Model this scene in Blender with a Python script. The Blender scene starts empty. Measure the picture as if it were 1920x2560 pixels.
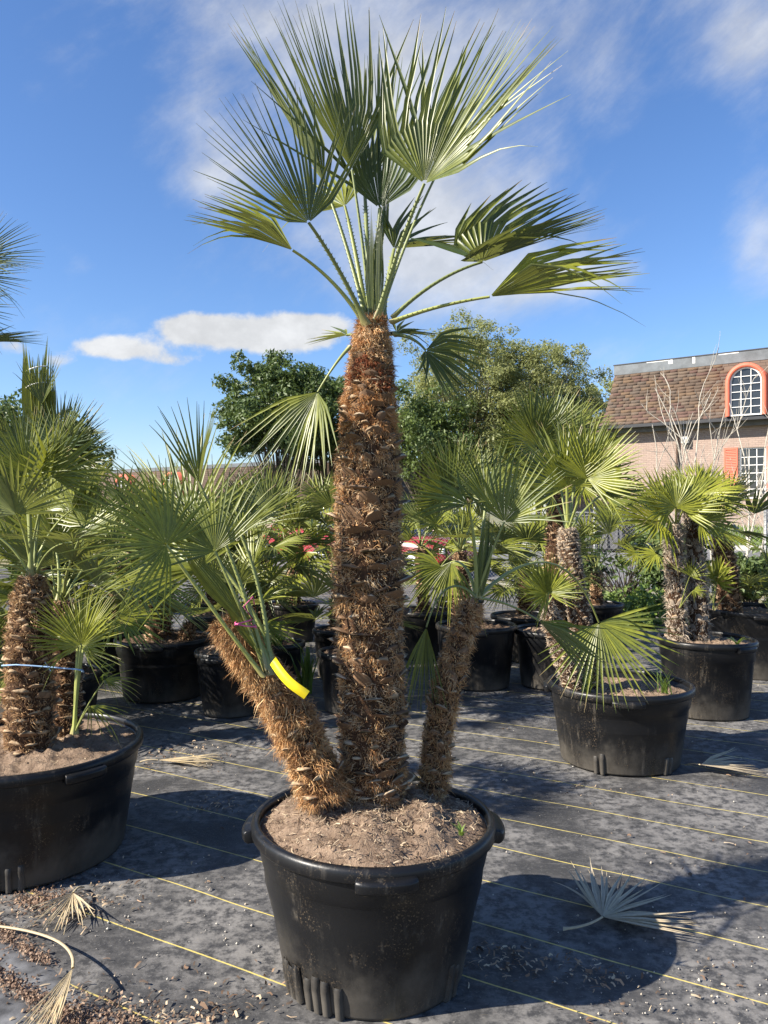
import bpy, math, random
import numpy as np
from mathutils import Vector, Matrix
from math import radians, sin, cos, pi, atan, atan2, sqrt, tan

random.seed(7); rng = np.random.default_rng(7)
scene = bpy.context.scene
C = scene.collection

# ------------------------------------------------------------------ camera
FPX, CX, CY, CAMH = 1960.0, 960.0, 1282.0, 1.52
cam_d = bpy.data.cameras.new('camera'); cam = bpy.data.objects.new('camera', cam_d); C.objects.link(cam)
cam.location = (0, 0, CAMH); cam.rotation_euler = (radians(90), 0, 0)
cam_d.sensor_fit = 'VERTICAL'; cam_d.sensor_height = 36.0; cam_d.lens = 36.0 * FPX / 2560.0
cam_d.shift_y = (1280.0 - CY) / -2560.0
cam_d.clip_start = 0.05; cam_d.clip_end = 3000
scene.camera = cam
scene.render.resolution_x = 768; scene.render.resolution_y = 1024
scene.view_settings.view_transform = 'Standard'
scene.view_settings.look = 'None'
scene.view_settings.exposure = 1.17
scene.view_settings.gamma = 1.0

def px(x, y, Y):
    """photo pixel (1920x2560) at depth Y -> world point"""
    return np.array([(x - CX) / FPX * Y, Y, CAMH - (y - CY) / FPX * Y])

# ------------------------------------------------------------------ sun + sky
SUNV = np.array([-0.69, -0.25, 0.505]); SUNV /= np.linalg.norm(SUNV)
sun_d = bpy.data.lights.new('sun', 'SUN'); sun = bpy.data.objects.new('sun', sun_d); C.objects.link(sun)
sun_d.energy = 5.0; sun_d.angle = radians(0.53); sun_d.color = (1.0, 0.93, 0.82)
sun.rotation_euler = Vector(-SUNV).to_track_quat('-Z', 'Y').to_euler()
sun.location = (-20, -10, 20)

world = bpy.data.worlds.new('World'); scene.world = world; world.use_nodes = True
wt = world.node_tree; wt.nodes.clear()

class N:
    """tiny node-graph helper"""
    def __init__(s, tree): s.t = tree
    def node(s, typ, **kw):
        n = s.t.nodes.new(typ)
        for k, v in kw.items(): setattr(n, k, v)
        return n
    def put(s, sock, v):
        if hasattr(v, 'is_output'): s.t.links.new(v, sock)
        else: sock.default_value = v
    def math(s, op, a, b=0.0, c=None, clamp=False):
        n = s.node('ShaderNodeMath', operation=op, use_clamp=clamp)
        s.put(n.inputs[0], a)
        if len(n.inputs) > 1: s.put(n.inputs[1], b)
        if c is not None: s.put(n.inputs[2], c)
        return n.outputs[0]
    def mix(s, f, a, b, blend='MIX'):
        n = s.node('ShaderNodeMix', data_type='RGBA', blend_type=blend)
        s.put(n.inputs[0], f); s.put(n.inputs[6], a); s.put(n.inputs[7], b)
        return n.outputs[2]
    def noise(s, vec, scale, detail=4, rough=0.55, dist=0.0):
        n = s.node('ShaderNodeTexNoise'); n.inputs['Scale'].default_value = scale
        n.inputs['Detail'].default_value = detail; n.inputs['Roughness'].default_value = rough
        n.inputs['Distortion'].default_value = dist
        if vec is not None: s.t.links.new(vec, n.inputs['Vector'])
        return n.outputs['Fac']
    def ramp(s, f, stops):
        n = s.node('ShaderNodeValToRGB'); s.put(n.inputs[0], f)
        e = n.color_ramp.elements
        while len(e) < len(stops): e.new(0.5)
        for el, (p, c) in zip(e, stops):
            el.position = p; el.color = c if len(c) == 4 else (*c, 1)
        return n.outputs[0]
    def smooth(s, f, a, b, lo=0.0, hi=1.0):
        n = s.node('ShaderNodeMapRange', interpolation_type='SMOOTHSTEP')
        s.put(n.inputs[0], f); n.inputs[1].default_value = a; n.inputs[2].default_value = b
        n.inputs[3].default_value = lo; n.inputs[4].default_value = hi
        return n.outputs[0]
    def mapping(s, vec, scale=(1, 1, 1), loc=(0, 0, 0), rot=(0, 0, 0)):
        n = s.node('ShaderNodeMapping'); s.t.links.new(vec, n.inputs[0])
        n.inputs['Scale'].default_value = scale; n.inputs['Location'].default_value = loc; n.inputs['Rotation'].default_value = rot
        return n.outputs[0]

def build_world():
    g = N(wt)
    out = g.node('ShaderNodeOutputWorld'); bg = g.node('ShaderNodeBackground')
    bg.inputs['Strength'].default_value = 0.084
    wt.links.new(bg.outputs[0], out.inputs[0])
    sky = g.node('ShaderNodeTexSky', sky_type='NISHITA')
    sky.sun_disc = False
    sky.sun_elevation = math.asin(SUNV[2]); sky.sun_rotation = atan2(SUNV[0], SUNV[1])
    sky.altitude = 0; sky.air_density = 1.0; sky.dust_density = 0.4; sky.ozone_density = 3.0
    hs = g.node('ShaderNodeHueSaturation'); hs.inputs['Saturation'].default_value = 1.12
    hs.inputs['Value'].default_value = 1.0
    wt.links.new(sky.outputs[0], hs.inputs['Color'])
    tintn = g.mix(1.0, hs.outputs[0], (0.90, 0.93, 1.07, 1), 'MULTIPLY')
    tc = g.node('ShaderNodeTexCoord')
    sep = g.node('ShaderNodeSeparateXYZ'); wt.links.new(tc.outputs['Generated'], sep.inputs[0])
    x, y, z = sep.outputs
    az = g.math('ARCTAN2', x, y); el = g.math('ARCSINE', z)
    # clouds: fields of fine noise gathered into banks at given bearings
    com = g.node('ShaderNodeCombineXYZ'); wt.links.new(az, com.inputs[0])
    wt.links.new(g.math('MULTIPLY', el, 1.25), com.inputs[1])
    P = com.outputs[0]
    n1 = g.noise(P, 13.0, 12, 0.62, 0.10)
    n2 = g.noise(P, 3.2, 9, 0.60, 0.15)
    mapped = g.mapping(P, scale=(1, 1.0, 1), rot=(0, 0, radians(-40)))
    mapped = g.mapping(mapped, scale=(2.0, 4.6, 1))
    n3 = g.noise(mapped, 2.4, 10, 0.64, 0.2)
    def blob(cx, cy, hx, hy, amp):
        a0 = atan((cx - CX) / FPX); e0 = atan((CY - cy) / FPX * cos(a0))
        sa = hx / FPX; se = hy / FPX
        dx = g.math('DIVIDE', g.math('SUBTRACT', az, a0), sa)
        dy = g.math('DIVIDE', g.math('SUBTRACT', el, e0), se)
        r2 = g.math('ADD', g.math('MULTIPLY', dx, dx), g.math('MULTIPLY', dy, dy))
        return g.math('MULTIPLY', g.math('POWER', 2.718, g.math('MULTIPLY', r2, -1.0)), amp)
    def total(lst):
        t = None
        for b in lst:
            v = blob(*b); t = v if t is None else g.math('ADD', t, v)
        return t
    puffs = total([(290, 872, 105, 30, .62), (480, 820, 90, 36, .6), (650, 838, 190, 50, .72), (790, 815, 100, 40, .5), (440, 905, 70, 25, .36),
                   (20, 860, 60, 34, .5), (140, 905, 50, 30, .4)])
    d1 = g.smooth(g.math('ADD', g.math('MULTIPLY', n1, 1.5), g.math('MULTIPLY', puffs, 1.5)), 1.16, 1.55)
    veils = total([(520, 370, 130, 130, .34), (560, 470, 90, 60, .25), (860, 120, 330, 190, .42), (1150, 400, 330, 330, .40), (1000, 640, 300, 170, .34), (1350, 700, 240, 70, .24),
                   (1880, 90, 110, 120, .44), (1900, 590, 90, 130, .42), (200, 660, 60, 50, .28), (1500, 120, 200, 160, .18), (600, 10, 200, 90, .3), (1480, 690, 120, 40, .3)])
    d2 = g.smooth(g.math('ADD', g.math('ADD', g.math('MULTIPLY', n2, 1.0), g.math('MULTIPLY', n3, .8)), veils), .93, 1.62)
    dens = g.math('MAXIMUM', g.math('MULTIPLY', d1, .95), g.math('MULTIPLY', d2, .80), clamp=True)
    shade = g.smooth(n1, 0.35, 0.75, 0.80, 1.06)
    cc = g.node('ShaderNodeCombineColor')
    wt.links.new(g.math('MULTIPLY', shade, 4.7), cc.inputs[0]); wt.links.new(g.math('MULTIPLY', shade, 4.75), cc.inputs[1])
    wt.links.new(g.math('MULTIPLY', shade, 4.8), cc.inputs[2])
    above = g.smooth(el, -0.01, 0.03)
    col = g.mix(g.math('MULTIPLY', dens, above), tintn, cc.outputs[0])
    wt.links.new(col, bg.inputs['Color'])
build_world()

# ------------------------------------------------------------------ materials
def new_mat(name):
    m = bpy.data.materials.new(name); m.use_nodes = True
    t = m.node_tree; b = t.nodes['Principled BSDF']
    return m, N(t), b
def coords(g, kind='Object'): return g.node('ShaderNodeTexCoord').outputs[kind]
def bump(g, b, h, strength=0.4, dist=0.01):
    n = g.node('ShaderNodeBump'); n.inputs['Strength'].default_value = strength; n.inputs['Distance'].default_value = dist
    g.put(n.inputs['Height'], h); g.t.links.new(n.outputs[0], b.inputs['Normal'])
def simple(name, col, rough=0.6, var=0.25, scale=20, bmp=0.0, spec=0.5, metal=0.0):
    m, g, b = new_mat(name)
    n = g.noise(coords(g), scale, 5, 0.6)
    lo = tuple(c * (1 - var) for c in col); hi = tuple(min(1, c * (1 + var)) for c in col)
    g.put(b.inputs['Base Color'], g.ramp(n, [(0.3, lo), (0.7, hi)]))
    b.inputs['Roughness'].default_value = rough; b.inputs['Specular IOR Level'].default_value = spec; b.inputs['Metallic'].default_value = metal
    if bmp: bump(g, b, n, bmp, 0.01)
    return m
M = {}

def leaf_material(name, cool, warm, under, transl=0.28, tipcol=(0.30, 0.22, 0.10), rough=0.42):
    m, g, b = new_mat(name)
    at = g.node('ShaderNodeAttribute', attribute_name='col'); sc = g.node('ShaderNodeSeparateColor')
    g.t.links.new(at.outputs['Color'], sc.inputs[0])
    t, r, tint = sc.outputs
    f = g.math('ADD', tint, g.math('MULTIPLY', g.math('SUBTRACT', r, 0.5), 0.5), clamp=True)
    base = g.mix(f, (*cool, 1), (*warm, 1))
    n = g.noise(coords(g), 55, 3, 0.6)
    base = g.mix(g.smooth(n, .35, .75, 0, .35), base, (*(c * .55 for c in cool), 1))
    geo = g.node('ShaderNodeNewGeometry')
    base = g.mix(g.math('MULTIPLY', geo.outputs['Backfacing'], 0.5), base, (*under, 1))
    tip = g.smooth(g.math('ADD', t, g.math('MULTIPLY', g.math('SUBTRACT', r, .5), .28)), 0.95, 1.04)
    base = g.mix(tip, base, (*tipcol, 1))
    g.put(b.inputs['Base Color'], base); b.inputs['Roughness'].default_value = rough
    b.inputs['Specular IOR Level'].default_value = 0.45
    tr = g.node('ShaderNodeBsdfTranslucent'); g.put(tr.inputs['Color'], g.mix(0.5, base, (*warm, 1)))
    mx = g.node('ShaderNodeMixShader'); mx.inputs[0].default_value = transl
    g.t.links.new(b.outputs[0], mx.inputs[1]); g.t.links.new(tr.outputs[0], mx.inputs[2])
    g.t.links.new(mx.outputs[0], g.t.nodes['Material Output'].inputs[0])
    return m
M['leaf'] = leaf_material('palm_leaf', (0.052, 0.082, 0.028), (0.31, 0.32, 0.032), (0.15, 0.18, 0.115), rough=.36)
M['dry'] = leaf_material('dry_palm_leaf', (0.46, 0.39, 0.28), (0.60, 0.47, 0.26), (0.52, 0.44, 0.31), 0.12, (0.5, 0.4, 0.22), 0.6)
M['tree_leaf'] = leaf_material('oak_leaf', (0.060, 0.102, 0.025), (0.15, 0.20, 0.042), (0.10, 0.14, 0.05), 0.30, (0.10, 0.14, 0.03), 0.5)
M['tree_leaf2'] = leaf_material('elm_leaf', (0.21, 0.24, 0.080), (0.37, 0.38, 0.13), (0.28, 0.30, 0.13), 0.48, (0.16, 0.18, 0.05), 0.5)
M['weed'] = leaf_material('weed_leaf', (0.10, 0.17, 0.03), (0.22, 0.30, 0.05), (0.15, 0.21, 0.06), 0.32, (0.25, 0.28, 0.07), 0.5)
M['pink'] = simple('pink_petals', (0.75, 0.22, 0.42), 0.5, 0.2, 30)

def petiole_mat():
    m, g, b = new_mat('petiole')
    at = g.node('ShaderNodeAttribute', attribute_name='col'); sc = g.node('ShaderNodeSeparateColor')
    g.t.links.new(at.outputs['Color'], sc.inputs[0])
    base = g.mix(sc.outputs[2], (0.115, 0.145, 0.055, 1), (0.30, 0.32, 0.085, 1))
    base = g.mix(g.smooth(g.math('ADD', sc.outputs[0], g.math('MULTIPLY', g.noise(coords(g), 18, 3), .25)), .26, .06), base, (0.30, 0.24, 0.11, 1))
    g.put(b.inputs['Base Color'], base); b.inputs['Roughness'].default_value = 0.45
    return m
M['petiole'] = petiole_mat()

def fibre_mat():
    m, g, b = new_mat('palm_fibre')
    at = g.node('ShaderNodeAttribute', attribute_name='col')
    g.t.links.new(at.outputs['Color'], b.inputs['Base Color']); b.inputs['Roughness'].default_value = 0.75
    b.inputs['Specular IOR Level'].default_value = 0.2
    tr = g.node('ShaderNodeBsdfTranslucent'); g.t.links.new(at.outputs['Color'], tr.inputs['Color'])
    mx = g.node('ShaderNodeMixShader'); mx.inputs[0].default_value = 0.2
    g.t.links.new(b.outputs[0], mx.inputs[1]); g.t.links.new(tr.outputs[0], mx.inputs[2])
    g.t.links.new(mx.outputs[0], g.t.nodes['Material Output'].inputs[0])
    return m
M['fibre'] = fibre_mat()
M['attr'] = M['fibre']
M['bark'] = simple('trunk_core', (0.065, 0.034, 0.018), 0.9, 0.5, 60, 0.8, 0.2)
M['boot'] = simple('leaf_base_side', (0.205, 0.122, 0.068), 0.8, 0.5, 45, 0.5, 0.2)
M['bootcut'] = simple('leaf_base_cut', (0.47, 0.37, 0.25), 0.8, 0.35, 70, 0.3, 0.2)
M['bootcut0'] = M['bootcut']
M['bootcut1'] = simple('leaf_base_cut_brown', (0.38, 0.27, 0.165), 0.85, 0.45, 70, 0.4, 0.2)
M['bootcut2'] = simple('leaf_base_cut_dark', (0.19, 0.125, 0.08), 0.85, 0.5, 70, 0.4, 0.2)
M['bootgrey'] = simple('weathered_leaf_base', (0.27, 0.215, 0.16), 0.85, 0.5, 45, 0.5, 0.2)
M['tree_bark'] = simple('tree_bark', (0.13, 0.105, 0.08), 0.9, 0.4, 12, 0.6, 0.2)
M['pale_bark'] = simple('pale_bark', (0.42, 0.38, 0.31), 0.8, 0.2, 14, 0.3, 0.2)
M['twig'] = simple('dark_twig', (0.065, 0.05, 0.04), 0.85, 0.4, 25, 0.3, 0.2)

def pot_mat():
    m, g, b = new_mat('black_pot_plastic')
    o = coords(g); sep = g.node('ShaderNodeSeparateXYZ'); g.t.links.new(o, sep.inputs[0]); z = sep.outputs[2]
    info = g.node('ShaderNodeObjectInfo').outputs['Location']
    va = g.node('ShaderNodeVectorMath', operation='ADD'); g.t.links.new(o, va.inputs[0]); g.t.links.new(info, va.inputs[1])
    w = va.outputs[0]
    streak = g.noise(g.mapping(w, scale=(16, 16, 1.6)), 2.2, 5, 0.65)
    cloud = g.noise(w, 5.5, 5, 0.62)
    speck = g.noise(w, 150, 4, 0.7)
    grit = g.smooth(speck, .555, .66)
    low = g.smooth(g.math('ADD', z, g.math('MULTIPLY', g.math('SUBTRACT', cloud, .5), .55)), .22, -.06)
    d = g.math('ADD', g.math('MULTIPLY', g.smooth(streak, .50, .80), g.smooth(cloud, .44, .66)), g.math('MULTIPLY', low, .75), clamp=True)
    base = g.mix(g.math('MULTIPLY', d, .55), (0.0075, 0.0078, 0.0088, 1), (0.20, 0.175, 0.14, 1))
    base = g.mix(g.math('MULTIPLY', grit, g.math('MULTIPLY', g.smooth(cloud, .47, .66), .55)), base, (0.26, 0.19, 0.115, 1))
    g.put(b.inputs['Base Color'], base)
    g.put(b.inputs['Roughness'], g.math('ADD', .36, g.math('MULTIPLY', d, .4), clamp=True))
    b.inputs['Specular IOR Level'].default_value = 0.33
    bump(g, b, g.math('ADD', g.math('MULTIPLY', speck, .5), streak), 0.16, 0.004)
    return m
M['pot'] = pot_mat()

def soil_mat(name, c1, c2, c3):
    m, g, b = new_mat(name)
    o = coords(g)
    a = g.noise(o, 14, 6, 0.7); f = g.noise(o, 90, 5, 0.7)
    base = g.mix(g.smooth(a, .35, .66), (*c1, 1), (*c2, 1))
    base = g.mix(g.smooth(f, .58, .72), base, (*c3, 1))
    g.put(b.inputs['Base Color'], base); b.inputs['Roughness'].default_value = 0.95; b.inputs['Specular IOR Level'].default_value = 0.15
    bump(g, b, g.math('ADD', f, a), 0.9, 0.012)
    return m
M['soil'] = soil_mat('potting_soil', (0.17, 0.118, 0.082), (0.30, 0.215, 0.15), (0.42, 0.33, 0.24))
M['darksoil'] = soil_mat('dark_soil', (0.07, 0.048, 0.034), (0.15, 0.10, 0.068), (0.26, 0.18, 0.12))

STRIPE_DIR = np.array([-sin(radians(60.5)), cos(radians(60.5))])
def cloth_mat():
    m, g, b = new_mat('woven_weed_cloth')
    o = coords(g); sep = g.node('ShaderNodeSeparateXYZ'); g.t.links.new(o, sep.inputs[0]); x, y, z = sep.outputs
    nx, ny = -STRIPE_DIR[1] * -1, STRIPE_DIR[0] * -1        # stripe normal (points forward-right)
    s = g.math('ADD', g.math('MULTIPLY', x, nx), g.math('MULTIPLY', y, ny))
    wob = g.math('MULTIPLY', g.math('SUBTRACT', g.noise(o, 1.3, 2, .5), .5), .035)
    s = g.math('ADD', s, wob)
    ph = g.math('FRACT', g.math('DIVIDE', g.math('ADD', s, 20 * .332 + STRIPE_OFF), .332))
    dist = g.math('MULTIPLY', g.math('ABSOLUTE', g.math('SUBTRACT', ph, .5)), .332)
    fray = g.noise(o, 60, 3, .7)
    line = g.smooth(g.math('ADD', dist, g.math('MULTIPLY', g.math('SUBTRACT', fray, .5), .004)), .0042, .0020)
    big = g.noise(o, 1.9, 6, .62, .3); mid = g.noise(o, 19, 7, .72); fine = g.noise(o, 85, 4, .7)
    scuff = g.noise(g.mapping(o, scale=(2.0, 9.0, 1), rot=(0, 0, radians(31))), 3.0, 6, .7)
    dust = g.math('ADD', g.math('MULTIPLY', g.smooth(mid, .38, .60), g.smooth(big, .34, .60)), g.math('MULTIPLY', g.smooth(scuff, .52, .78), .55), clamp=True)
    base = g.mix(dust, (0.050, 0.0495, 0.050, 1), (0.20, 0.19, 0.178, 1))
    base = g.mix(g.math('MULTIPLY', g.smooth(fine, .54, .74), .55), base, (0.24, 0.23, 0.215, 1))
    dirt = g.math('MULTIPLY', g.smooth(g.noise(o, 2.1, 5, .65, .3), .62, .74), g.smooth(g.noise(o, 26, 4, .7), .42, .58))
    base = g.mix(g.math('MULTIPLY', dirt, .75), base, (0.24, 0.165, 0.11, 1))
    base = g.mix(g.math('MULTIPLY', line, g.smooth(g.noise(o, 3.7, 4, .6), .22, .52, .25, .95)), base, (0.62, 0.50, 0.15, 1))
    wv = g.node('ShaderNodeTexWave'); wv.inputs['Scale'].default_value = 110
    g.t.links.new(g.mapping(o, rot=(0, 0, radians(30))), wv.inputs['Vector'])
    g.put(b.inputs['Base Color'], base)
    g.put(b.inputs['Roughness'], g.math('ADD', .52, g.math('MULTIPLY', dust, .3)))
    b.inputs['Specular IOR Level'].default_value = 0.22
    bump(g, b, g.math('ADD', g.math('MULTIPLY', wv.outputs['Fac'], .25), g.math('ADD', fine, g.math('MULTIPLY', big, 6))), 0.35, 0.004)
    return m
STRIPE_OFF = 0.0
_p = np.array(px(1581, 2190, 1))                               # one known stripe fixes the phase
_Y = CAMH * FPX / (2190 - CY); _X = (1581 - CX) / FPX * _Y
_s = _X * STRIPE_DIR[1] + _Y * -STRIPE_DIR[0]
STRIPE_OFF = (0.5 - ((_s / .332) % 1.0)) * .332
M['cloth'] = cloth_mat()
M['cloth_plain'] = simple('weed_cloth_fold', (0.12, 0.12, 0.122), 0.55, 0.6, 14, 0.2, 0.3)

def ground_mat():
    m, g, b = new_mat('dry_grass_ground')
    o = coords(g); a = g.noise(o, .35, 5, .6); f = g.noise(o, 6, 5, .7)
    base = g.mix(g.smooth(a, .36, .6), (0.09, 0.125, 0.035, 1), (0.24, 0.20, 0.11, 1))
    base = g.mix(g.smooth(f, .5, .7), base, (0.14, 0.16, 0.05, 1))
    g.put(b.inputs['Base Color'], base); b.inputs['Roughness'].default_value = .95
    bump(g, b, f, .6, .05); return m
M['ground'] = ground_mat()
M['asphalt'] = simple('asphalt', (0.155, 0.155, 0.155), 0.9, 0.25, 3.5, 0.3)
M['concrete'] = simple('concrete', (0.36, 0.345, 0.31), 0.9, 0.2, 5, 0.3)

def brick_mat():
    m, g, b = new_mat('painted_brick')
    o = coords(g)
    br = g.node('ShaderNodeTexBrick'); sw = g.node('ShaderNodeSeparateXYZ'); g.t.links.new(o, sw.inputs[0])
    cb = g.node('ShaderNodeCombineXYZ'); g.t.links.new(sw.outputs[0], cb.inputs[0]); g.t.links.new(sw.outputs[2], cb.inputs[1])
    g.t.links.new(cb.outputs[0], br.inputs['Vector'])
    br.inputs['Scale'].default_value = 1.0; br.inputs['Brick Width'].default_value = .21; br.inputs['Row Height'].default_value = .072
    br.inputs['Mortar Size'].default_value = .006; br.inputs['Mortar Smooth'].default_value = .3
    br.inputs['Color1'].default_value = (0.355, 0.265, 0.215, 1); br.inputs['Color2'].default_value = (0.305, 0.222, 0.180, 1); br.inputs['Mortar'].default_value = (0.235, 0.175, 0.145, 1)
    n = g.noise(o, 1.2, 5, .6)
    g.put(b.inputs['Base Color'], g.mix(g.smooth(n, .4, .75, 0, .35), br.outputs['Color'], (0.26, 0.195, 0.16, 1)))
    b.inputs['Roughness'].default_value = .85
    bump(g, b, g.math('SUBTRACT', 1.0, br.outputs['Fac']), .6, .01); return m
M['brick'] = brick_mat()
SHINGLE_COLS = [(0.150, 0.105, 0.076), (0.122, 0.090, 0.070), (0.172, 0.118, 0.080), (0.135, 0.106, 0.086), (0.138, 0.088, 0.072), (0.160, 0.120, 0.092)]
for i, c in enumerate(SHINGLE_COLS): M['sh%d' % i] = simple('shingle_%d' % i, c, 0.95, 0.16, 30, 0.3, 0.1)
def roof_mat():
    m, g, b = new_mat('shingle_roof')
    o = coords(g); sw = g.node('ShaderNodeSeparateXYZ'); g.t.links.new(o, sw.inputs[0])
    cb = g.node('ShaderNodeCombineXYZ'); g.t.links.new(g.math('ADD', sw.outputs[0], sw.outputs[1]), cb.inputs[0]); g.t.links.new(sw.outputs[2], cb.inputs[1])
    br = g.node('ShaderNodeTexBrick'); g.t.links.new(cb.outputs[0], br.inputs['Vector'])
    br.inputs['Scale'].default_value = 1.0; br.inputs['Brick Width'].default_value = .36; br.inputs['Row Height'].default_value = .125
    br.inputs['Mortar Size'].default_value = .008; br.inputs['Color1'].default_value = (0.165, 0.120, 0.090, 1); br.inputs['Color2'].default_value = (0.118, 0.086, 0.068, 1); br.inputs['Mortar'].default_value = (0.07, 0.052, 0.042, 1)
    g.t.links.new(br.outputs['Color'], b.inputs['Base Color']); b.inputs['Roughness'].default_value = .95; b.inputs['Specular IOR Level'].default_value = .1
    bump(g, b, g.math('SUBTRACT', 1.0, br.outputs['Fac']), .5, .01); return m
M['roof'] = roof_mat()
M['flash'] = simple('weathered_flashing', (0.10, 0.112, 0.12), 0.55, 0.35, 2.5, 0.1, 0.5)
M['flash_bare'] = simple('bare_flashing_patch', (0.72, 0.71, 0.66), 0.6, 0.15, 6)
M['blackmetal'] = simple('black_gutter', (0.018, 0.019, 0.021), 0.45, 0.3, 4)
M['fascia'] = simple('grey_fascia', (0.13, 0.125, 0.12), 0.7, 0.2, 4)
M['coral'] = simple('coral_paint', (0.58, 0.135, 0.075), 0.6, 0.1, 5)
M['white'] = simple('white_paint', (0.74, 0.73, 0.70), 0.5, 0.06, 8)
M['lampgrey'] = simple('grey_lamp_housing', (0.50, 0.50, 0.48), 0.5, 0.15, 12)
M['downspout'] = simple('brown_downspout', (0.17, 0.11, 0.085), 0.5, 0.2, 6)
def glass_mat(name, col, rough=0.06):
    m, g, b = new_mat(name); n = g.noise(coords(g), 3, 2)
    g.put(b.inputs['Base Color'], g.ramp(n, [(0.3, col), (0.7, tuple(c * 1.5 for c in col))]))
    b.inputs['Roughness'].default_value = rough; b.inputs['Specular IOR Level'].default_value = .6; return m
M['glass'] = glass_mat('dark_window_glass', (0.018, 0.020, 0.022))
M['blind'] = simple('pale_curtain', (0.42, 0.41, 0.38), .8, .15, 8)
M['galv'] = simple('galvanised_wire', (0.30, 0.30, 0.29), 0.5, 0.2, 6, 0, .5, .6)
M['redcar'] = simple('red_car_paint', (0.30, 0.014, 0.020), 0.25, 0.08, 2)
M['silvercar'] = simple('silver_car_paint', (0.48, 0.50, 0.52), 0.3, 0.05, 2)
M['carglass'] = glass_mat('car_glass', (0.03, 0.04, 0.05), .03)
M['rubber'] = simple('rubber', (0.02, 0.02, 0.02), .8, .2, 10)
M['rim'] = simple('alloy', (0.5, 0.5, 0.5), .35, .1, 10, 0, .5, .8)
M['lamp'] = simple('headlight_lens', (0.7, 0.7, 0.68), .15, .05, 10)
M['bin'] = simple('charcoal_bin', (0.07, 0.07, 0.075), .7, .2, 5)
M['tag'] = simple('yellow_tag', (0.92, 0.70, 0.015), .45, .05, 8)
M['pinkstring'] = simple('pink_string', (0.62, 0.10, 0.26), .6, .1, 20)
M['bluestring'] = simple('blue_twine', (0.24, 0.38, 0.58), .6, .15, 20)
M['pebble'] = simple('pebble', (0.52, 0.48, 0.42), .85, .3, 30)

# ------------------------------------------------------------------ mesh helpers
def mesh_np(name, V, faces, col=None, smooth=False, mats=None, midx=None):
    """faces: list of int arrays, each (m,k)"""
    V = np.asarray(V, dtype=np.float32).reshape(-1, 3)
    if not isinstance(faces, list): faces = [faces]
    faces = [np.asarray(f, dtype=np.int32) for f in faces if len(f)]
    me = bpy.data.meshes.new(name)
    me.vertices.add(len(V)); me.vertices.foreach_set('co', V.ravel())
    loops = np.concatenate([f.ravel() for f in faces]); tot = np.concatenate([np.full(len(f), f.shape[1], dtype=np.int32) for f in faces])
    start = np.concatenate([[0], np.cumsum(tot)[:-1]]).astype(np.int32)
    me.loops.add(len(loops)); me.loops.foreach_set('vertex_index', loops)
    me.polygons.add(len(tot)); me.polygons.foreach_set('loop_start', start)
    if smooth: me.polygons.foreach_set('use_smooth', np.ones(len(tot), dtype=bool))
    if midx is not None: me.polygons.foreach_set('material_index', np.asarray(midx, dtype=np.int32))
    me.update(calc_edges=True)
    if col is not None:
        c = np.asarray(col, dtype=np.float32)
        if c.shape[1] == 3: c = np.concatenate([c, np.ones((len(c), 1), np.float32)], 1)
        a = me.color_attributes.new('col', 'FLOAT_COLOR', 'POINT'); a.data.foreach_set('color', c.ravel())
    for m in (mats or []): me.materials.append(m)
    return me

ROOTLOC = {}
def obj(name, me, parent=None, kind=None, label=None):
    o = bpy.data.objects.new(name, me); C.objects.link(o)
    if parent is not None: o.parent = parent
    if kind: o['kind'] = kind
    if label: o['label'] = label
    return o
def thing(name, label, cat, loc, rotz=0.0, group=None):
    o = bpy.data.objects.new(name, None); C.objects.link(o); o.empty_display_size = 0.1
    o.location = tuple(float(v) for v in loc); o.rotation_euler = (0, 0, rotz)
    o['label'] = label; o['category'] = cat
    if group: o['group'] = group
    return o
def tag(o, label, cat, group=None):
    o['label'] = label; o['category'] = cat
    if group: o['group'] = group
    return o

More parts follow.
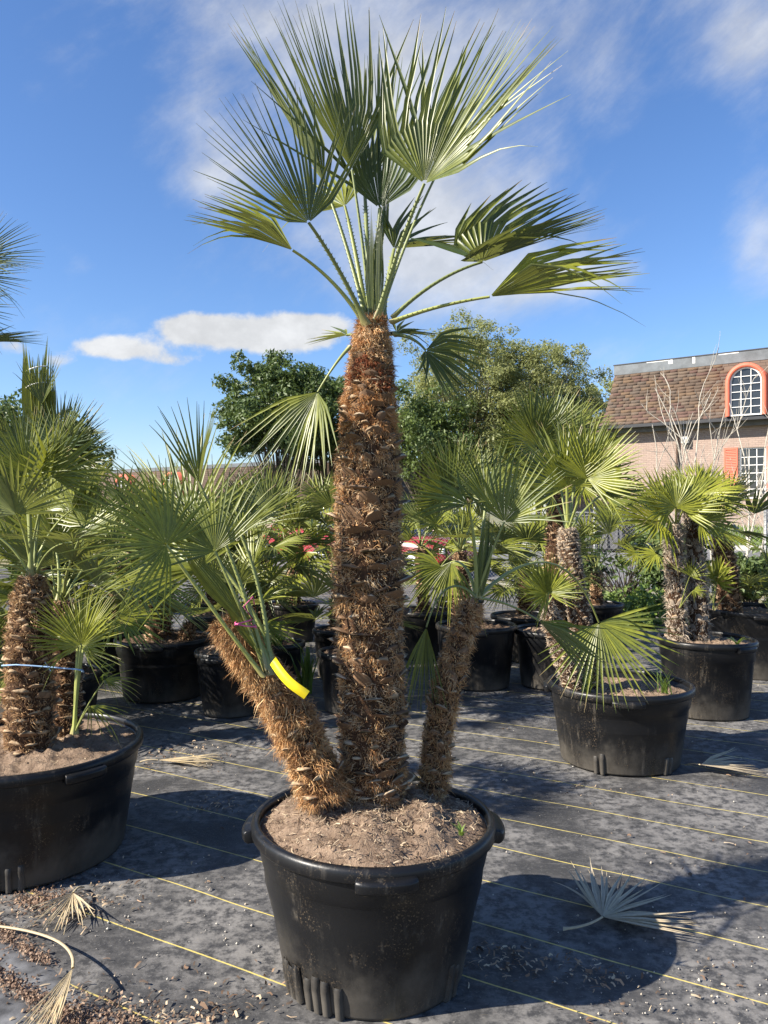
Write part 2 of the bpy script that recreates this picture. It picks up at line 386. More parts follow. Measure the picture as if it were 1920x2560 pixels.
class MB:
    """collects simple shapes into one mesh"""
    def __init__(s): s.v = []; s.f = []; s.m = []
    def add(s, verts, faces, mi=0):
        b = len(s.v); s.v += [tuple(float(c) for c in p) for p in verts]
        for f in faces: s.f.append([b + i for i in f]); s.m.append(mi)
    def box(s, lo, hi, mi=0, rot=None, ctr=None):
        x0, y0, z0 = lo; x1, y1, z1 = hi
        v = [(x0, y0, z0), (x1, y0, z0), (x1, y1, z0), (x0, y1, z0), (x0, y0, z1), (x1, y0, z1), (x1, y1, z1), (x0, y1, z1)]
        if rot is not None:
            c = Vector(ctr); v = [tuple(c + rot @ (Vector(p) - c)) for p in v]
        s.add(v, [(0, 3, 2, 1), (4, 5, 6, 7), (0, 1, 5, 4), (1, 2, 6, 5), (2, 3, 7, 6), (3, 0, 4, 7)], mi)
    def tube(s, pts, rad, n=8, mi=0, caps=True):
        pts = [np.asarray(p, float) for p in pts]; k = len(pts)
        rad = [rad] * k if np.isscalar(rad) else rad
        up = np.array([0, 0, 1.0]); rings = []
        for i in range(k):
            t = pts[min(i + 1, k - 1)] - pts[max(i - 1, 0)]; t = t / (np.linalg.norm(t) + 1e-9)
            a = np.cross(t, up)
            if np.linalg.norm(a) < 1e-3: a = np.cross(t, np.array([1.0, 0, 0]))
            a /= np.linalg.norm(a); b = np.cross(t, a)
            rings.append([pts[i] + rad[i] * (cos(2 * pi * j / n) * a + sin(2 * pi * j / n) * b) for j in range(n)])
        v = [p for r in rings for p in r]; f = []
        for i in range(k - 1):
            for j in range(n): f.append((i * n + j, i * n + (j + 1) % n, (i + 1) * n + (j + 1) % n, (i + 1) * n + j))
        if caps: f.append(tuple(range(n - 1, -1, -1))); f.append(tuple((k - 1) * n + j for j in range(n)))
        s.add(v, f, mi)
    def build(s, name, mats, parent=None, smooth=False, kind=None, label=None, bevel=0.0):
        me = bpy.data.meshes.new(name); me.from_pydata(s.v, [], s.f)
        for m in (mats if isinstance(mats, (list, tuple)) else [mats]): me.materials.append(m)
        me.polygons.foreach_set('material_index', s.m)
        if smooth: me.polygons.foreach_set('use_smooth', [True] * len(s.f))
        me.update()
        o = obj(name, me, parent, kind, label)
        if bevel:
            bm = o.modifiers.new('bevel', 'BEVEL'); bm.width = bevel; bm.segments = 2; bm.limit_method = 'ANGLE'
        return o

def unit(v): v = np.asarray(v, float); return v / (np.linalg.norm(v) + 1e-12)
def bez(p0, p1, p2, n):
    t = np.linspace(0, 1, n)[:, None]
    return (1 - t) ** 2 * p0 + 2 * t * (1 - t) * p1 + t ** 2 * p2
def fnoise(P, f, seed=0):
    """cheap smooth pseudo-noise from sums of sines, ~[-1,1]"""
    r = np.random.default_rng(seed); out = np.zeros(len(P))
    for k in range(6):
        d = r.normal(size=P.shape[1]); d *= f * (0.6 + 0.35 * k) / np.linalg.norm(d)
        out += np.sin(P @ d + r.uniform(0, 6.28)) / (1 + .45 * k)
    return out / 2.6

# ------------------------------------------------------------------ terrain
UD = np.array([-0.804, 0.594]); VD = np.array([0.594, 0.804]); B0 = np.array([9.52, 31.9]); VW = 31.3
def sv(x, y): return (x - B0[0]) * .804 - (y - B0[1]) * .594, x * .594 + y * .804
def sv2xy(s, v):
    b = B0 + s * np.array([.804, -.594]); bv = b @ VD
    p = b + (v - bv) * VD; return p[0], p[1]
def terr(x, y):
    s, v = sv(x, y); k = np.clip(1 + s / 26.0, .25, 1.0)
    return np.interp(v, [15.0, 24.9, 25.2, 31.0, 60], [0, .42, .52, 1.0, 1.1]) * k
def build_ground():
    def grid(us, vs, dz, name, mat, kind='structure'):
        V = []
        for v in vs:
            for u in us:
                x, y = sv2xy(u, v); V.append((x, y, float(terr(x, y)) + dz))
        n = len(us); F = [(j * n + i, j * n + i + 1, (j + 1) * n + i + 1, (j + 1) * n + i) for j in range(len(vs) - 1) for i in range(n - 1)]
        o = obj(name, mesh_np(name, V, [np.array(F)], smooth=True, mats=[mat]), kind=kind); return o
    us = np.concatenate([[-900, -300, -120], np.arange(-70, 60, 2.5), [120, 300, 900]])
    grid(us, np.concatenate([[-600, -100, -30], np.arange(-12, 15, 3.0), [15, 18, 21, 24, 24.9, 25.2, 27, 29, 31, 34, 45, 60, 120, 300, 900]]), -0.03, 'ground', M['ground'])
    us2 = np.arange(-70, 42, 2.0)
    grid(us2, np.array([15.6, 17, 19, 21, 23, 24.7]), 0.0, 'street', M['asphalt'])
    # kerb: real step along the far edge of the street
    V = []; prof = [(24.70, -.05), (24.70, .13), (24.74, .15), (24.92, .15), (24.92, -.05)]
    for u in us2:
        for v, dz in prof:
            x, y = sv2xy(u, 24.7); z0 = float(terr(x, y)); x, y = sv2xy(u, v); V.append((x, y, z0 + dz))
    n = len(prof); F = [(i * n + j, i * n + j + 1, (i + 1) * n + j + 1, (i + 1) * n + j) for i in range(len(us2) - 1) for j in range(n - 1)]
    obj('kerb', mesh_np('kerb', V, [np.array(F)], mats=[M['concrete']]), kind='structure')
    # weed cloth, gently rumpled
    xs = np.concatenate([np.arange(-16, -4, .8), np.arange(-4, 5, .09), np.arange(5, 17, .8)]); ys = np.concatenate([np.arange(-4, 1.2, .8), np.arange(1.2, 7, .09), np.arange(7, 22, .8)])
    X, Y = np.meshgrid(xs, ys); P = np.stack([X.ravel(), Y.ravel()], 1)
    s, v = sv(P[:, 0], P[:, 1])
    Z = 0.0045 * fnoise(P, 5.0, 3) + 0.004 * fnoise(P, 1.7, 5)
    Z = np.where(v > 14.2, -.25, Z - .004)
    V = np.stack([P[:, 0], P[:, 1], Z], 1); n = len(xs)
    I = np.arange((len(ys) - 1) * n).reshape(-1, n)[:, :-1].ravel()
    keep = (v[I] < 14.2) & (v[I + n + 1] < 14.6)
    I = I[keep]
    obj('ground_cloth', mesh_np('ground_cloth', V, [np.stack([I, I + 1, I + n + 1, I + n], 1)], smooth=True, mats=[M['cloth']]), kind='structure')
build_ground()

# ------------------------------------------------------------------ fan leaf
TK = np.array([0.02, .16, .34, .52, .70, .86, 1.0])
def fan_blade(name, hub, axis, normal, R, parent, root, nseg=32, spread=210, fold=0.3, droop=0.06, join=.34, tint=.4, jitter=1.0, mat=None, curl=0.0, pleat=.42, broken=.05, wscale=1.0, collapse=0.0, conv=.12, pw=1.15):
    r = np.random.default_rng(int(rng.integers(1 << 30)))
    a = unit(axis); n = np.asarray(normal, float); n = unit(n - a * (n @ a)); xx = np.cross(a, n)
    sp = radians(spread); th = np.linspace(-1, 1, nseg); th = np.sign(th) * np.abs(th) ** pw * sp / 2; dth = np.gradient(th); dthm = sp / (nseg - 1)
    th = th * (1 - collapse) + r.normal(0, dthm * .10, nseg)
    L = R * (0.72 + .28 * np.cos(th * .75)) * r.uniform(.93, 1.04, nseg)
    th2 = th * (1 - conv * (.8 + .4 * r.random(nseg))) + r.normal(0, .045 * jitter, nseg)
    th2 = np.where(r.random(nseg) < .12, th * 1.05 + r.normal(0, .1, nseg), th2)
    tk = TK.copy(); tk[2] = join * .9; tk[3] = join + .16
    K = len(tk)
    def dirs(t):
        s, c = np.sin(t), np.cos(t); f = fold
        d = s[:, None] * cos(f) * xx + c[:, None] * a + np.abs(s)[:, None] * sin(f) * n
        w = c[:, None] * cos(f) * xx - s[:, None] * a + (np.sign(s) * c)[:, None] * sin(f) * n
        return d, w
    d1, w1 = dirs(th); d2, w2 = dirs(th2)
    m1 = np.cross(w1, d1); m2 = np.cross(w2, d2)
    V = np.zeros((nseg, K, 3, 3)); col = np.zeros((nseg, K, 3, 4))
    sag = r.uniform(.5, 1.5, nseg) * droop * R + np.where(r.random(nseg) < broken, r.uniform(.15, .5, nseg) * R, 0)
    crl = r.normal(curl, .03 * jitter, nseg)
    rj = join
    for k, t in enumerate(tk):
        if t <= rj:
            ctr = d1 * (L * t)[:, None]; w = w1; m = m1; hw = (L * t) * dth * (1 - collapse * .6) / 2 * 1.02
        else:
            ctr = d1 * (L * rj)[:, None] + d2 * (L * (t - rj))[:, None]; w = w2; m = m2
            u = (t - rj) / (1 - rj); hw = (L * rj * dth / 2 * 1.02) * (1 - u ** 1.5) * (1 - .30 * u) + .0006
        hw = np.minimum(hw * wscale * np.where(t > rj, .86, 1.0), .0145)
        ctr = ctr - n * (crl * L * t ** 2)[:, None]
        ctr = ctr + np.array([0, 0, -1.0]) * (sag * max(0, t - .25) ** 2 * 1.6)[:, None]
        p = hw * pleat * 2 * (1.0 if t <= rj else .8)
        V[:, k, 0] = ctr - w * hw[:, None] + m * p[:, None]
        V[:, k, 1] = ctr
        V[:, k, 2] = ctr + w * hw[:, None] + m * p[:, None]
        col[:, k, :, 0] = t
    col[..., 1] = r.random(nseg)[:, None, None]; col[..., 2] = np.clip(tint + r.normal(0, .04), 0, 1); col[..., 3] = 1
    V = V.reshape(-1, 3) + np.asarray(hub, float) - np.asarray(root, float)
    i, k = np.meshgrid(np.arange(nseg), np.arange(K - 1), indexing='ij'); b = (i * K + k).ravel() * 3
    q1 = np.stack([b, b + 1, b + 4, b + 3], 1); q2 = np.stack([b + 1, b + 2, b + 5, b + 4], 1)
    me = mesh_np(name, V, [np.concatenate([q1, q2])], col=col.reshape(-1, 4), mats=[mat or M['leaf']])
    return obj(name, me, parent)

def petiole(name, start, ctrl, hub, r0, r1, parent, root, tint=.4, teeth=False, dry=False, n=12):
    P = bez(np.asarray(start, float), np.asarray(ctrl, float), np.asarray(hub, float), n)
    k = 6; V = []; colv = []; F = []
    up = np.array([0, 0, 1.0]); chord = unit(P[-1] - P[0]); side = np.cross(chord, up)
    side = unit(side) if np.linalg.norm(side) > .05 else np.array([1.0, 0, 0])
    for i in range(n):
        t = unit(P[min(i + 1, n - 1)] - P[max(i - 1, 0)]); a = unit(side - t * (side @ t)); b = np.cross(t, a)
        u = i / (n - 1); r = r0 + (r1 - r0) * u ** .6; e = 1 + .9 * max(0, 1 - u * 9)
        for j in range(k):
            al = 2 * pi * j / k
            V.append(P[i] + r * (cos(al) * a * 1.15 * e + sin(al) * b * .75)); colv.append((u, .5, tint, 1))
    for i in range(n - 1):
        for j in range(k): F.append((i * k + j, i * k + (j + 1) % k, (i + 1) * k + (j + 1) % k, (i + 1) * k + j))
    tri = []
    if teeth:
        m = int(np.linalg.norm(P[-1] - P[0]) / .022)
        for q in range(m):
            u = (q + .5) / m * .8 + .06; f = u * (n - 1); i = int(f); w = f - i
            c = P[i] * (1 - w) + P[min(i + 1, n - 1)] * w; t = unit(P[min(i + 1, n - 1)] - P[i]); a = unit(side - t * (side @ t))
            for sg in (-1, 1):
                r = (r0 + (r1 - r0) * u ** .6) * 1.1; bb = len(V)
                V += [c + a * sg * r * .9 - t * .003, c + a * sg * r * .9 + t * .003, c + a * sg * (r + .0075) + t * .007]; colv += [(0.5, .5, .9, 1)] * 3
                tri.append((bb, bb + 1, bb + 2))
    V = np.array(V) - np.asarray(root, float)
    me = mesh_np(name, V, [np.array(F)] + ([np.array(tri)] if tri else []), col=np.array(colv), smooth=True, mats=[M['dry'] if dry else M['petiole']])
    return obj(name, me, parent)

def frond(palm, root, start, hub, tip, normal, ctrl=None, r0=.011, r1=.005, teeth=False, tint=.4, dry=False, **kw):
    start, hub, tip = (np.asarray(p, float) for p in (start, hub, tip))
    if ctrl is None: ctrl = (start + hub) / 2 + np.array([0, 0, .10]) * np.linalg.norm(hub - start)
    R = np.linalg.norm(tip - hub)
    if dry: kw.setdefault('mat', M['dry'])
    b = fan_blade('frond', hub, tip - hub, normal, R, palm, root, tint=tint, **kw)
    petiole('petiole', start, ctrl, hub, r0, r1, b, root, tint=min(1, tint + .15), teeth=teeth, dry=dry)
    return b

def spear(palm, root, base, tip, width, tint=.3, n=9):
    """unopened leaf: a bundle of pressed segments"""
    base = np.asarray(base, float); tip = np.asarray(tip, float); L = np.linalg.norm(tip - base)
    a = unit(tip - base); s = unit(np.cross(a, np.array([0, -1, .1]))); f = np.cross(s, a)
    V = []; col = []; F = []; ts = np.linspace(0, 1, 9)
    for i in range(n):
        off = (i / (n - 1) - .5) * 2; Li = L * (1 - .28 * abs(off)) * random.uniform(.92, 1.03); rr = random.random()
        for t in ts:
            w = width * (.28 + .72 * min(1, t * 2.2)) * (1 - max(0, t - .45) ** 1.5 * .9)
            hw = w / n * .62 * (1 - t ** 4 * .9)
            c = base + a * Li * t + s * off * w * .5 + f * (.5 - abs(off)) * width * .35
            V += [c - s * hw + f * hw * .8, c, c + s * hw + f * hw * .8]; col += [(t * .9, rr, tint, 1)] * 3
        b0 = i * len(ts) * 3
        for k in range(len(ts) - 1):
            b = b0 + k * 3; F += [(b, b + 1, b + 4, b + 3), (b + 1, b + 2, b + 5, b + 4)]
    me = mesh_np('spear_leaf', np.array(V) - np.asarray(root, float), [np.array(F)], col=np.array(col), mats=[M['leaf']])
    return obj('spear_leaf', me, palm)

# ------------------------------------------------------------------ hairy trunk with pruned leaf bases
def frame_path(P):
    T = np.gradient(P, axis=0); T /= np.linalg.norm(T, axis=1)[:, None]
    e1 = np.cross(T, np.array([0, 1.0, 0])); e1 /= np.linalg.norm(e1, axis=1)[:, None]; e2 = np.cross(T, e1)
    return T, e1, e2
def sample_path(P, t):
    n = len(P) - 1; f = np.clip(t, 0, 1) * n; i = np.minimum(f.astype(int), n - 1); w = (f - i)[:, None]
    return i, w
def boot_template(seed, taper=.75):
    """pruned stalk stub: broad lens-shaped section, oblique ragged cut"""
    r = np.random.default_rng(seed); k = 10; V = []
    jag = r.uniform(-.16, .16, k); sl = r.uniform(-.5, .1)
    for ring, (y, sc) in enumerate(((-.7, 1.12), (1.0, taper))):
        for j in range(k):
            al = 2 * pi * j / k; c = cos(al); x = c * .5 * sc; z = sin(al) * .5 * (1 - abs(c) ** 3 * .8)
            yy = y + (jag[j] + sl * sin(al) - abs(c) ** 2 * .55 if ring else 0)
            V.append((x, yy, z - (c * .5) ** 2 * (.9 * ((seed * 37) % 5) / 4 - .25)))
    V = np.array(V); F = [(j, (j + 1) % k, k + (j + 1) % k, k + j) for j in range(k)]
    return V, np.array(F), np.array([[k + j for j in range(k)]])
BOOTS = [boot_template(s, .80 + .05 * (s % 4)) for s in range(6)]
BOOT_ME = {}
def boot_mesh(i, mkey):
    if (i, mkey) not in BOOT_ME:
        V, F, cap = BOOTS[i]
        BOOT_ME[(i, mkey)] = mesh_np('leaf_base', V, [F, cap], mats=[M[mkey], M['bootcut%d' % (i % 3)]], midx=[0] * 10 + [1])
    return BOOT_ME[(i, mkey)]

def trunk(palm, root, pts, radii, boot=(.062, .020, .034), rows=.036, per=9, ang=38, fibres=9000, flen=.045, fcol=None, objs=0, mkey='boot', fdown=.35, seg=20, fw=.0011, rag=0.0, cutshow=True, bands=()):
    """pts: control points base->top; radii likewise. boot=(width, thickness, length)"""
    r = np.random.default_rng(int(rng.integers(1 << 30)))
    pts = np.array(pts, float); tt = np.linspace(0, 1, len(pts)); ts = np.linspace(0, 1, 40)
    P = np.stack([np.interp(ts, tt, pts[:, i]) for i in range(3)], 1)
    ker = np.ones(7) / 7
    P = np.stack([np.convolve(np.concatenate([np.full(3, P[0, i]), P[:, i], np.full(3, P[-1, i])]), ker, 'valid') for i in range(3)], 1)
    Rr = np.interp(ts, np.linspace(0, 1, len(radii)), radii)
    T, e1, e2 = frame_path(P); length = np.linalg.norm(np.diff(P, axis=0), axis=1).sum()
    ph = np.linspace(0, 2 * pi, seg, endpoint=False)
    nrm = np.cos(ph)[None, :, None] * e1[:, None] + np.sin(ph)[None, :, None] * e2[:, None]
    V = (P[:, None] + nrm * Rr[:, None, None]).reshape(-1, 3)
    V += nrm.reshape(-1, 3) * (fnoise(V, 60, 11) * .006)[:, None]
    m = len(P); i, j = np.meshgrid(np.arange(m - 1), np.arange(seg), indexing='ij'); i = i.ravel(); j = j.ravel()
    F = np.stack([i * seg + j, i * seg + (j + 1) % seg, (i + 1) * seg + (j + 1) % seg, (i + 1) * seg + j], 1)
    cap = np.array([[(m - 1) * seg + q for q in range(seg)]])
    tr = obj('trunk', mesh_np('trunk', V - root, [F, cap], smooth=True, mats=[M['bark']]), palm)
    # --- leaf bases in a spiral
    nr = int(length / rows); lst = []
    for a in range(nr):
        t = (a + .5) / nr
        for b in range(per):
            lst.append((t + r.normal(0, .12 / nr), (b + .5 * (a % 2)) / per * 2 * pi + a * .13 + r.normal(0, .06)))
    lst = np.array(lst); t = np.clip(lst[:, 0], .0, .985); phi = lst[:, 1]
    ii, w = sample_path(P, t)
    def lerp(A): return A[ii] * (1 - w) + A[ii + 1] * w
    c = lerp(P); tg = lerp(T); n = np.cos(phi)[:, None] * lerp(e1) + np.sin(phi)[:, None] * lerp(e2); n /= np.linalg.norm(n, axis=1)[:, None]
    rad = Rr[ii] * (1 - w[:, 0]) + Rr[ii + 1] * w[:, 0]
    al = np.radians(r.normal(ang, 13, len(t)) + 22 * np.clip(1.25 * (1 - rad / rad.max()), 0, 1))
    yv = n * np.cos(al)[:, None] + tg * np.sin(al)[:, None]; xv = np.cross(yv, tg); xv /= np.linalg.norm(xv, axis=1)[:, None]; zv = np.cross(xv, yv)
    roll = r.normal(0, .12, len(t)); xv, zv = xv * np.cos(roll)[:, None] + zv * np.sin(roll)[:, None], zv * np.cos(roll)[:, None] - xv * np.sin(roll)[:, None]
    k = (rad / rad.max()) ** 1.1
    bw = boot[0] * r.uniform(.5, 1.2, len(t)) * k; bt = boot[1] * r.uniform(.45, 1.25, len(t)); bl = boot[2] * r.uniform(.35, 1.25, len(t)) * k ** 1.3
    pos = c + n * (rad - .004)[:, None]
    camv = np.array([0, 0, CAMH]) - pos; facing = (n * camv).sum(1) / np.linalg.norm(camv, axis=1)
    order = np.argsort(-facing); var = r.integers(0, 6, len(t))
    for q in order[:objs]:
        o = bpy.data.objects.new('leaf_base', boot_mesh(int(var[q]), mkey)); C.objects.link(o); o.parent = tr
        Mx = np.eye(4); Mx[:3, 0] = xv[q] * bw[q]; Mx[:3, 1] = yv[q] * bl[q]; Mx[:3, 2] = zv[q] * bt[q]; Mx[:3, 3] = pos[q] - root
        o.matrix_basis = Matrix(Mx.tolist())
    rest = order[objs:]
    if len(rest):
        VV = []; FF = []; CC = []; b0 = 0
        for vi in range(6):
            sel = rest[var[rest] == vi]
            if not len(sel): continue
            Vt, Ft, Ct = BOOTS[vi]
            W = (Vt[None, :, 0, None] * (xv[sel] * bw[sel][:, None])[:, None] + Vt[None, :, 1, None] * (yv[sel] * bl[sel][:, None])[:, None] + Vt[None, :, 2, None] * (zv[sel] * bt[sel][:, None])[:, None] + pos[sel][:, None])
            VV.append(W.reshape(-1, 3)); off = b0 + np.arange(len(sel)) * 20
            FF.append((Ft[None] + off[:, None, None]).reshape(-1, 4)); CC.append((Ct[None] + off[:, None, None]).reshape(-1, 10)); b0 += len(sel) * 20
        FF = np.concatenate(FF); CC = np.concatenate(CC)
        me = mesh_np('leaf_bases', np.concatenate(VV) - root, [FF, CC], mats=[M[mkey], M['bootcut1'] if cutshow else M[mkey]], midx=[0] * len(FF) + [1] * len(CC))
        obj('leaf_bases', me, tr, kind='stuff')
    bt_, bp_, bl_ = t.copy(), phi.copy(), bl.copy()
    # --- fibre
    if fibres:
        N_ = fibres; t = r.random(N_); phi = r.uniform(0, 2 * pi, N_)
        # gather fibres in tufts
        nt = len(bt_) * 2; ct = np.concatenate([bt_, bt_]) - r.uniform(.25, .75, nt) / nr; cp = np.concatenate([bp_, bp_]) + r.normal(0, .22, nt); pick = r.integers(0, nt, N_); dense = r.uniform(.2, 1.25, nt)
        tuft = r.random(N_) < .75
        t = np.where(tuft, np.clip(ct[pick] + r.normal(0, .22 / nr, N_), 0, .995), t); phi = np.where(tuft, cp[pick] + r.normal(0, 1.1 / per, N_), phi)
        ii, w = sample_path(P, t)
        c = lerp(P); tg = lerp(T); n = np.cos(phi)[:, None] * lerp(e1) + np.sin(phi)[:, None] * lerp(e2); n /= np.linalg.norm(n, axis=1)[:, None]
        rad = Rr[ii] * (1 - w[:, 0]) + Rr[ii + 1] * w[:, 0]
        tdir = r.normal(0, .75, (nt, 3))[pick] + r.normal(0, .45, (N_, 3))
        d = n * r.uniform(.25, .95, N_)[:, None] + tg * (r.normal(0, .35, N_) - fdown * .3 + np.clip(t - .93, 0, .07) * 16)[:, None] + tdir * .8
        d /= np.linalg.norm(d, axis=1)[:, None]
        L = flen * r.uniform(.35, 1.25, N_) * dense[pick]
        p0 = c + n * (rad + r.uniform(-.004, .010, N_))[:, None]
        g = np.array([0, 0, -1.0])
        p1 = p0 + d * (L * .5)[:, None] + r.normal(0, .10, (N_, 3)) * L[:, None]; p2 = p0 + d * L[:, None] * .9 + g * (L * (.05 + .28 * r.random(N_)))[:, None] + r.normal(0, .14, (N_, 3)) * L[:, None]
        view = unit(np.array([0, 0, CAMH]) - P.mean(0)); sd = np.cross(d, r.normal(0, 1, (N_, 3))); sd /= np.linalg.norm(sd, axis=1)[:, None]
        wd = fw * r.uniform(.6, 1.5, N_)
        V = np.stack([p0 - sd * wd[:, None], p0 + sd * wd[:, None], p1 - sd * wd[:, None] * .8, p1 + sd * wd[:, None] * .8, p2], 1)
        b = np.arange(N_) * 5
        quads = np.stack([b, b + 1, b + 3, b + 2], 1); tris = np.stack([b + 2, b + 3, b + 4], 1)
        pal = np.array(fcol if fcol is not None else [(0.46, 0.285, 0.135), (0.36, 0.20, 0.095), (0.56, 0.40, 0.22), (0.30, 0.20, 0.12)])
        ci = pal[(r.integers(0, len(pal), nt)[pick] * (r.random(N_) < .7) + r.integers(0, len(pal), N_) * 0)]
        ci = np.where((r.random(N_) < .45)[:, None], pal[r.integers(0, len(pal), N_)], ci) * r.uniform(.75, 1.2, N_)[:, None]
        for b0_, b1_, bc in bands:
            inb = (t + .02 * np.sin(phi * 3 + 1) > b0_) & (t + .02 * np.sin(phi * 3 + 1) < b1_) & (r.random(N_) < .75); ci = np.where(inb[:, None], np.array(bc) * r.uniform(.7, 1.25, N_)[:, None], ci)
        col = np.repeat(ci[:, None], 5, 1).reshape(-1, 3)
        me = mesh_np('fibre', V.reshape(-1, 3) - root, [quads, tris], col=col, mats=[M['fibre']])
        obj('fibre', me, tr, kind='stuff')
    return tr, P, Rr

# ------------------------------------------------------------------ nursery pots
def pot(name, label, cx, cy, R, Rb, H, group=None, handles=(), ridges=0, soil='soil', soilh=.05, mound=.02, ribs=(), sq=0.0, seed=1, litter=300, tilt=0.0, slots=()):
    t = thing(name, label, 'plant pot', (cx, cy, 0), 0, group)
    r = np.random.default_rng(seed); n = 72
    prof = [(Rb * .9, .004), (Rb * .985, .004), (Rb, .014), (Rb + (R - Rb) * .34, H * .36)]
    if ridges:
        for q in range(ridges):
            zz = H * (q + 1) / (ridges + 1); rr = Rb + (R - Rb) * zz / H
            prof += [(rr - .001, zz - .008), (rr + .006, zz)] if q else [(rr, zz - .006), (rr + .006, zz)]
        prof = [p for i, p in enumerate(prof) if i != 3]
    else:
        prof += [(Rb + (R - Rb) * .70, H * .735), (Rb + (R - Rb) * .71 + .006, H * .745)]
    prof += [(R - .006, H - .062), (R - .004, H - .05)]
    inner = [(R - .010, H - .012), (R - .016, H - .03), (Rb + (R - Rb) * .8 - .012, H * .62), (Rb + (R - Rb) * .5 - .012, H * .40)]
    def lathe(prof, closed=False):
        A = np.linspace(0, 2 * pi, n, endpoint=False); V = []
        wob = 1 + .012 * np.sin(2 * A + seed) + .006 * np.sin(3 * A + 2 * seed)
        if sq: wob = wob * (1 + sq * (np.cos(4 * A + seed * .3)) * .5)
        for rr, z in prof:
            for q, al in enumerate(A): V.append((rr * wob[q] * cos(al), rr * wob[q] * sin(al), z))
        m = len(prof); F = []
        for i in range(m - 1 + (1 if closed else 0)):
            for q in range(n): F.append((i * n + q, i * n + (q + 1) % n, ((i + 1) % m) * n + (q + 1) % n, ((i + 1) % m) * n + q))
        return np.array(V), np.array(F), wob
    V, F, wob = lathe(prof + [(R - .008, H - .03)] + inner[1:])
    V = np.concatenate([V, [[0, 0, .004]]]); bot = np.array([(q + 1 if q + 1 < n else 0, q, len(V) - 1) for q in range(n)])
    obj('pot_wall', mesh_np('pot_wall', V, [F, bot], smooth=True, mats=[M['pot']]), t)
    lip = [(R - .012, H - .004), (R - .004, H), (R + .007, H - .003), (R + .014, H - .014), (R + .014, H - .040), (R + .008, H - .048), (R - .002, H - .049), (R - .012, H - .03)]
    V, F, _ = lathe(lip, True)
    obj('rim', mesh_np('rim', V, [F], smooth=True, mats=[M['pot']]), t)
    for ha in handles:                                   # moulded grip lugs below the rim
        ha = radians(ha); hw = .085 / R; mb = []; k = 9; VV = []
        for q in range(k):
            u = q / (k - 1) * 2 - 1; al = ha + u * hw; e = 1 - abs(u) ** 6 * .35
            for rr, z in ((R + .004, H - .022), (R + .014 + .024 * e, H - .026), (R + .020 + .026 * e, H - .034), (R + .020 + .024 * e, H - .058), (R + .012 + .02 * e, H - .068), (R - .001, H - .066)):
                VV.append((rr * cos(al), rr * sin(al), z))
        FF = [(q * 6 + j, q * 6 + (j + 1) % 6, (q + 1) * 6 + (j + 1) % 6, (q + 1) * 6 + j) for q in range(k - 1) for j in range(6)]
        me = mesh_np('handle', VV, [np.array(FF)] + [np.array([[5, 4, 3, 2, 1, 0], [(k - 1) * 6 + j for j in range(6)]])], mats=[M['pot']])
        h = obj('handle', me, t); bv = h.modifiers.new('bevel', 'BEVEL'); bv.width = .004; bv.segments = 2
    for ra in ribs:                                       # vertical foot ribs by the drain slots
        al = radians(ra); hh = H * random.uniform(.20, .27); w = .011
        VV = []
        for z, p in ((.002, .010), (hh * .7, .010), (hh * .93, .007), (hh, .001)):
            rr = Rb + (R - Rb) * z / H
            for a2, q in ((-1.3, -.004), (-.8, p), (.8, p), (1.3, -.004)):
                aa = al + a2 * w / Rb; VV.append(((rr + q) * cos(aa), (rr + q) * sin(aa), z))
        FF = [(i * 4 + j, i * 4 + j + 1, (i + 1) * 4 + j + 1, (i + 1) * 4 + j) for i in range(3) for j in range(3)]
        obj('rib', mesh_np('rib', VV, [np.array(FF)], smooth=False, mats=[M['pot']]), t)
    # soil: lumpy mound filling the pot
    zs = H - soilh; ri = np.interp(zs, [H * .4, H * .62, H - .03, H], [Rb + (R - Rb) * .5 - .012, Rb + (R - Rb) * .8 - .012, R - .016, R - .010]) - .0015
    nr_, na = 44, 120; V = [(0, 0, 0)]; rr_ = np.linspace(1 / nr_, 1, nr_); A = np.linspace(0, 2 * pi, na, endpoint=False)
    RR, AA = np.meshgrid(rr_, A, indexing='ij'); w = np.interp(AA.ravel() / (2 * pi), np.linspace(0, 1, n + 1), np.append(wob, wob[0]))
    X = RR.ravel() * ri * w * np.cos(AA.ravel()); Y = RR.ravel() * ri * w * np.sin(AA.ravel())
    XY = np.concatenate([[[0, 0]], np.stack([X, Y], 1)]); rho = np.linalg.norm(XY, axis=1) / ri
    Z = zs + mound * (1 - rho ** 2) + (.016 * fnoise(XY + cx, 22, seed) + .016 * fnoise(XY + cy, 55, seed + 1) + .011 * fnoise(XY, 130, seed + 2)) * (1 - rho ** 8)
    V = np.column_stack([XY, Z]); F3 = np.array([(0, 1 + q, 1 + (q + 1) % na) for q in range(na)])
    i, j = np.meshgrid(np.arange(nr_ - 1), np.arange(na), indexing='ij'); i = i.ravel(); j = j.ravel()
    F4 = np.stack([1 + i * na + j, 1 + (i + 1) * na + j, 1 + (i + 1) * na + (j + 1) % na, 1 + i * na + (j + 1) % na], 1)
    so = obj('soil', mesh_np('soil', V, [F3, F4], smooth=True, mats=[M[soil]]), t)
    if litter:
        q = r.integers(0, len(V), litter); p0 = V[q] + r.normal(0, .012, (litter, 3)) * [1, 1, 0]
        p0[:, 2] = np.maximum(p0[:, 2], V[q, 2]) + .002
        rr0 = np.linalg.norm(p0[:, :2], axis=1); sc = np.minimum(1, (ri - .02) / (rr0 + 1e-6)); p0[:, :2] *= sc[:, None]
        scatter_bits('litter', p0, r, so, (.008, .045), (.0008, .0032), soil == 'darksoil')
    return t

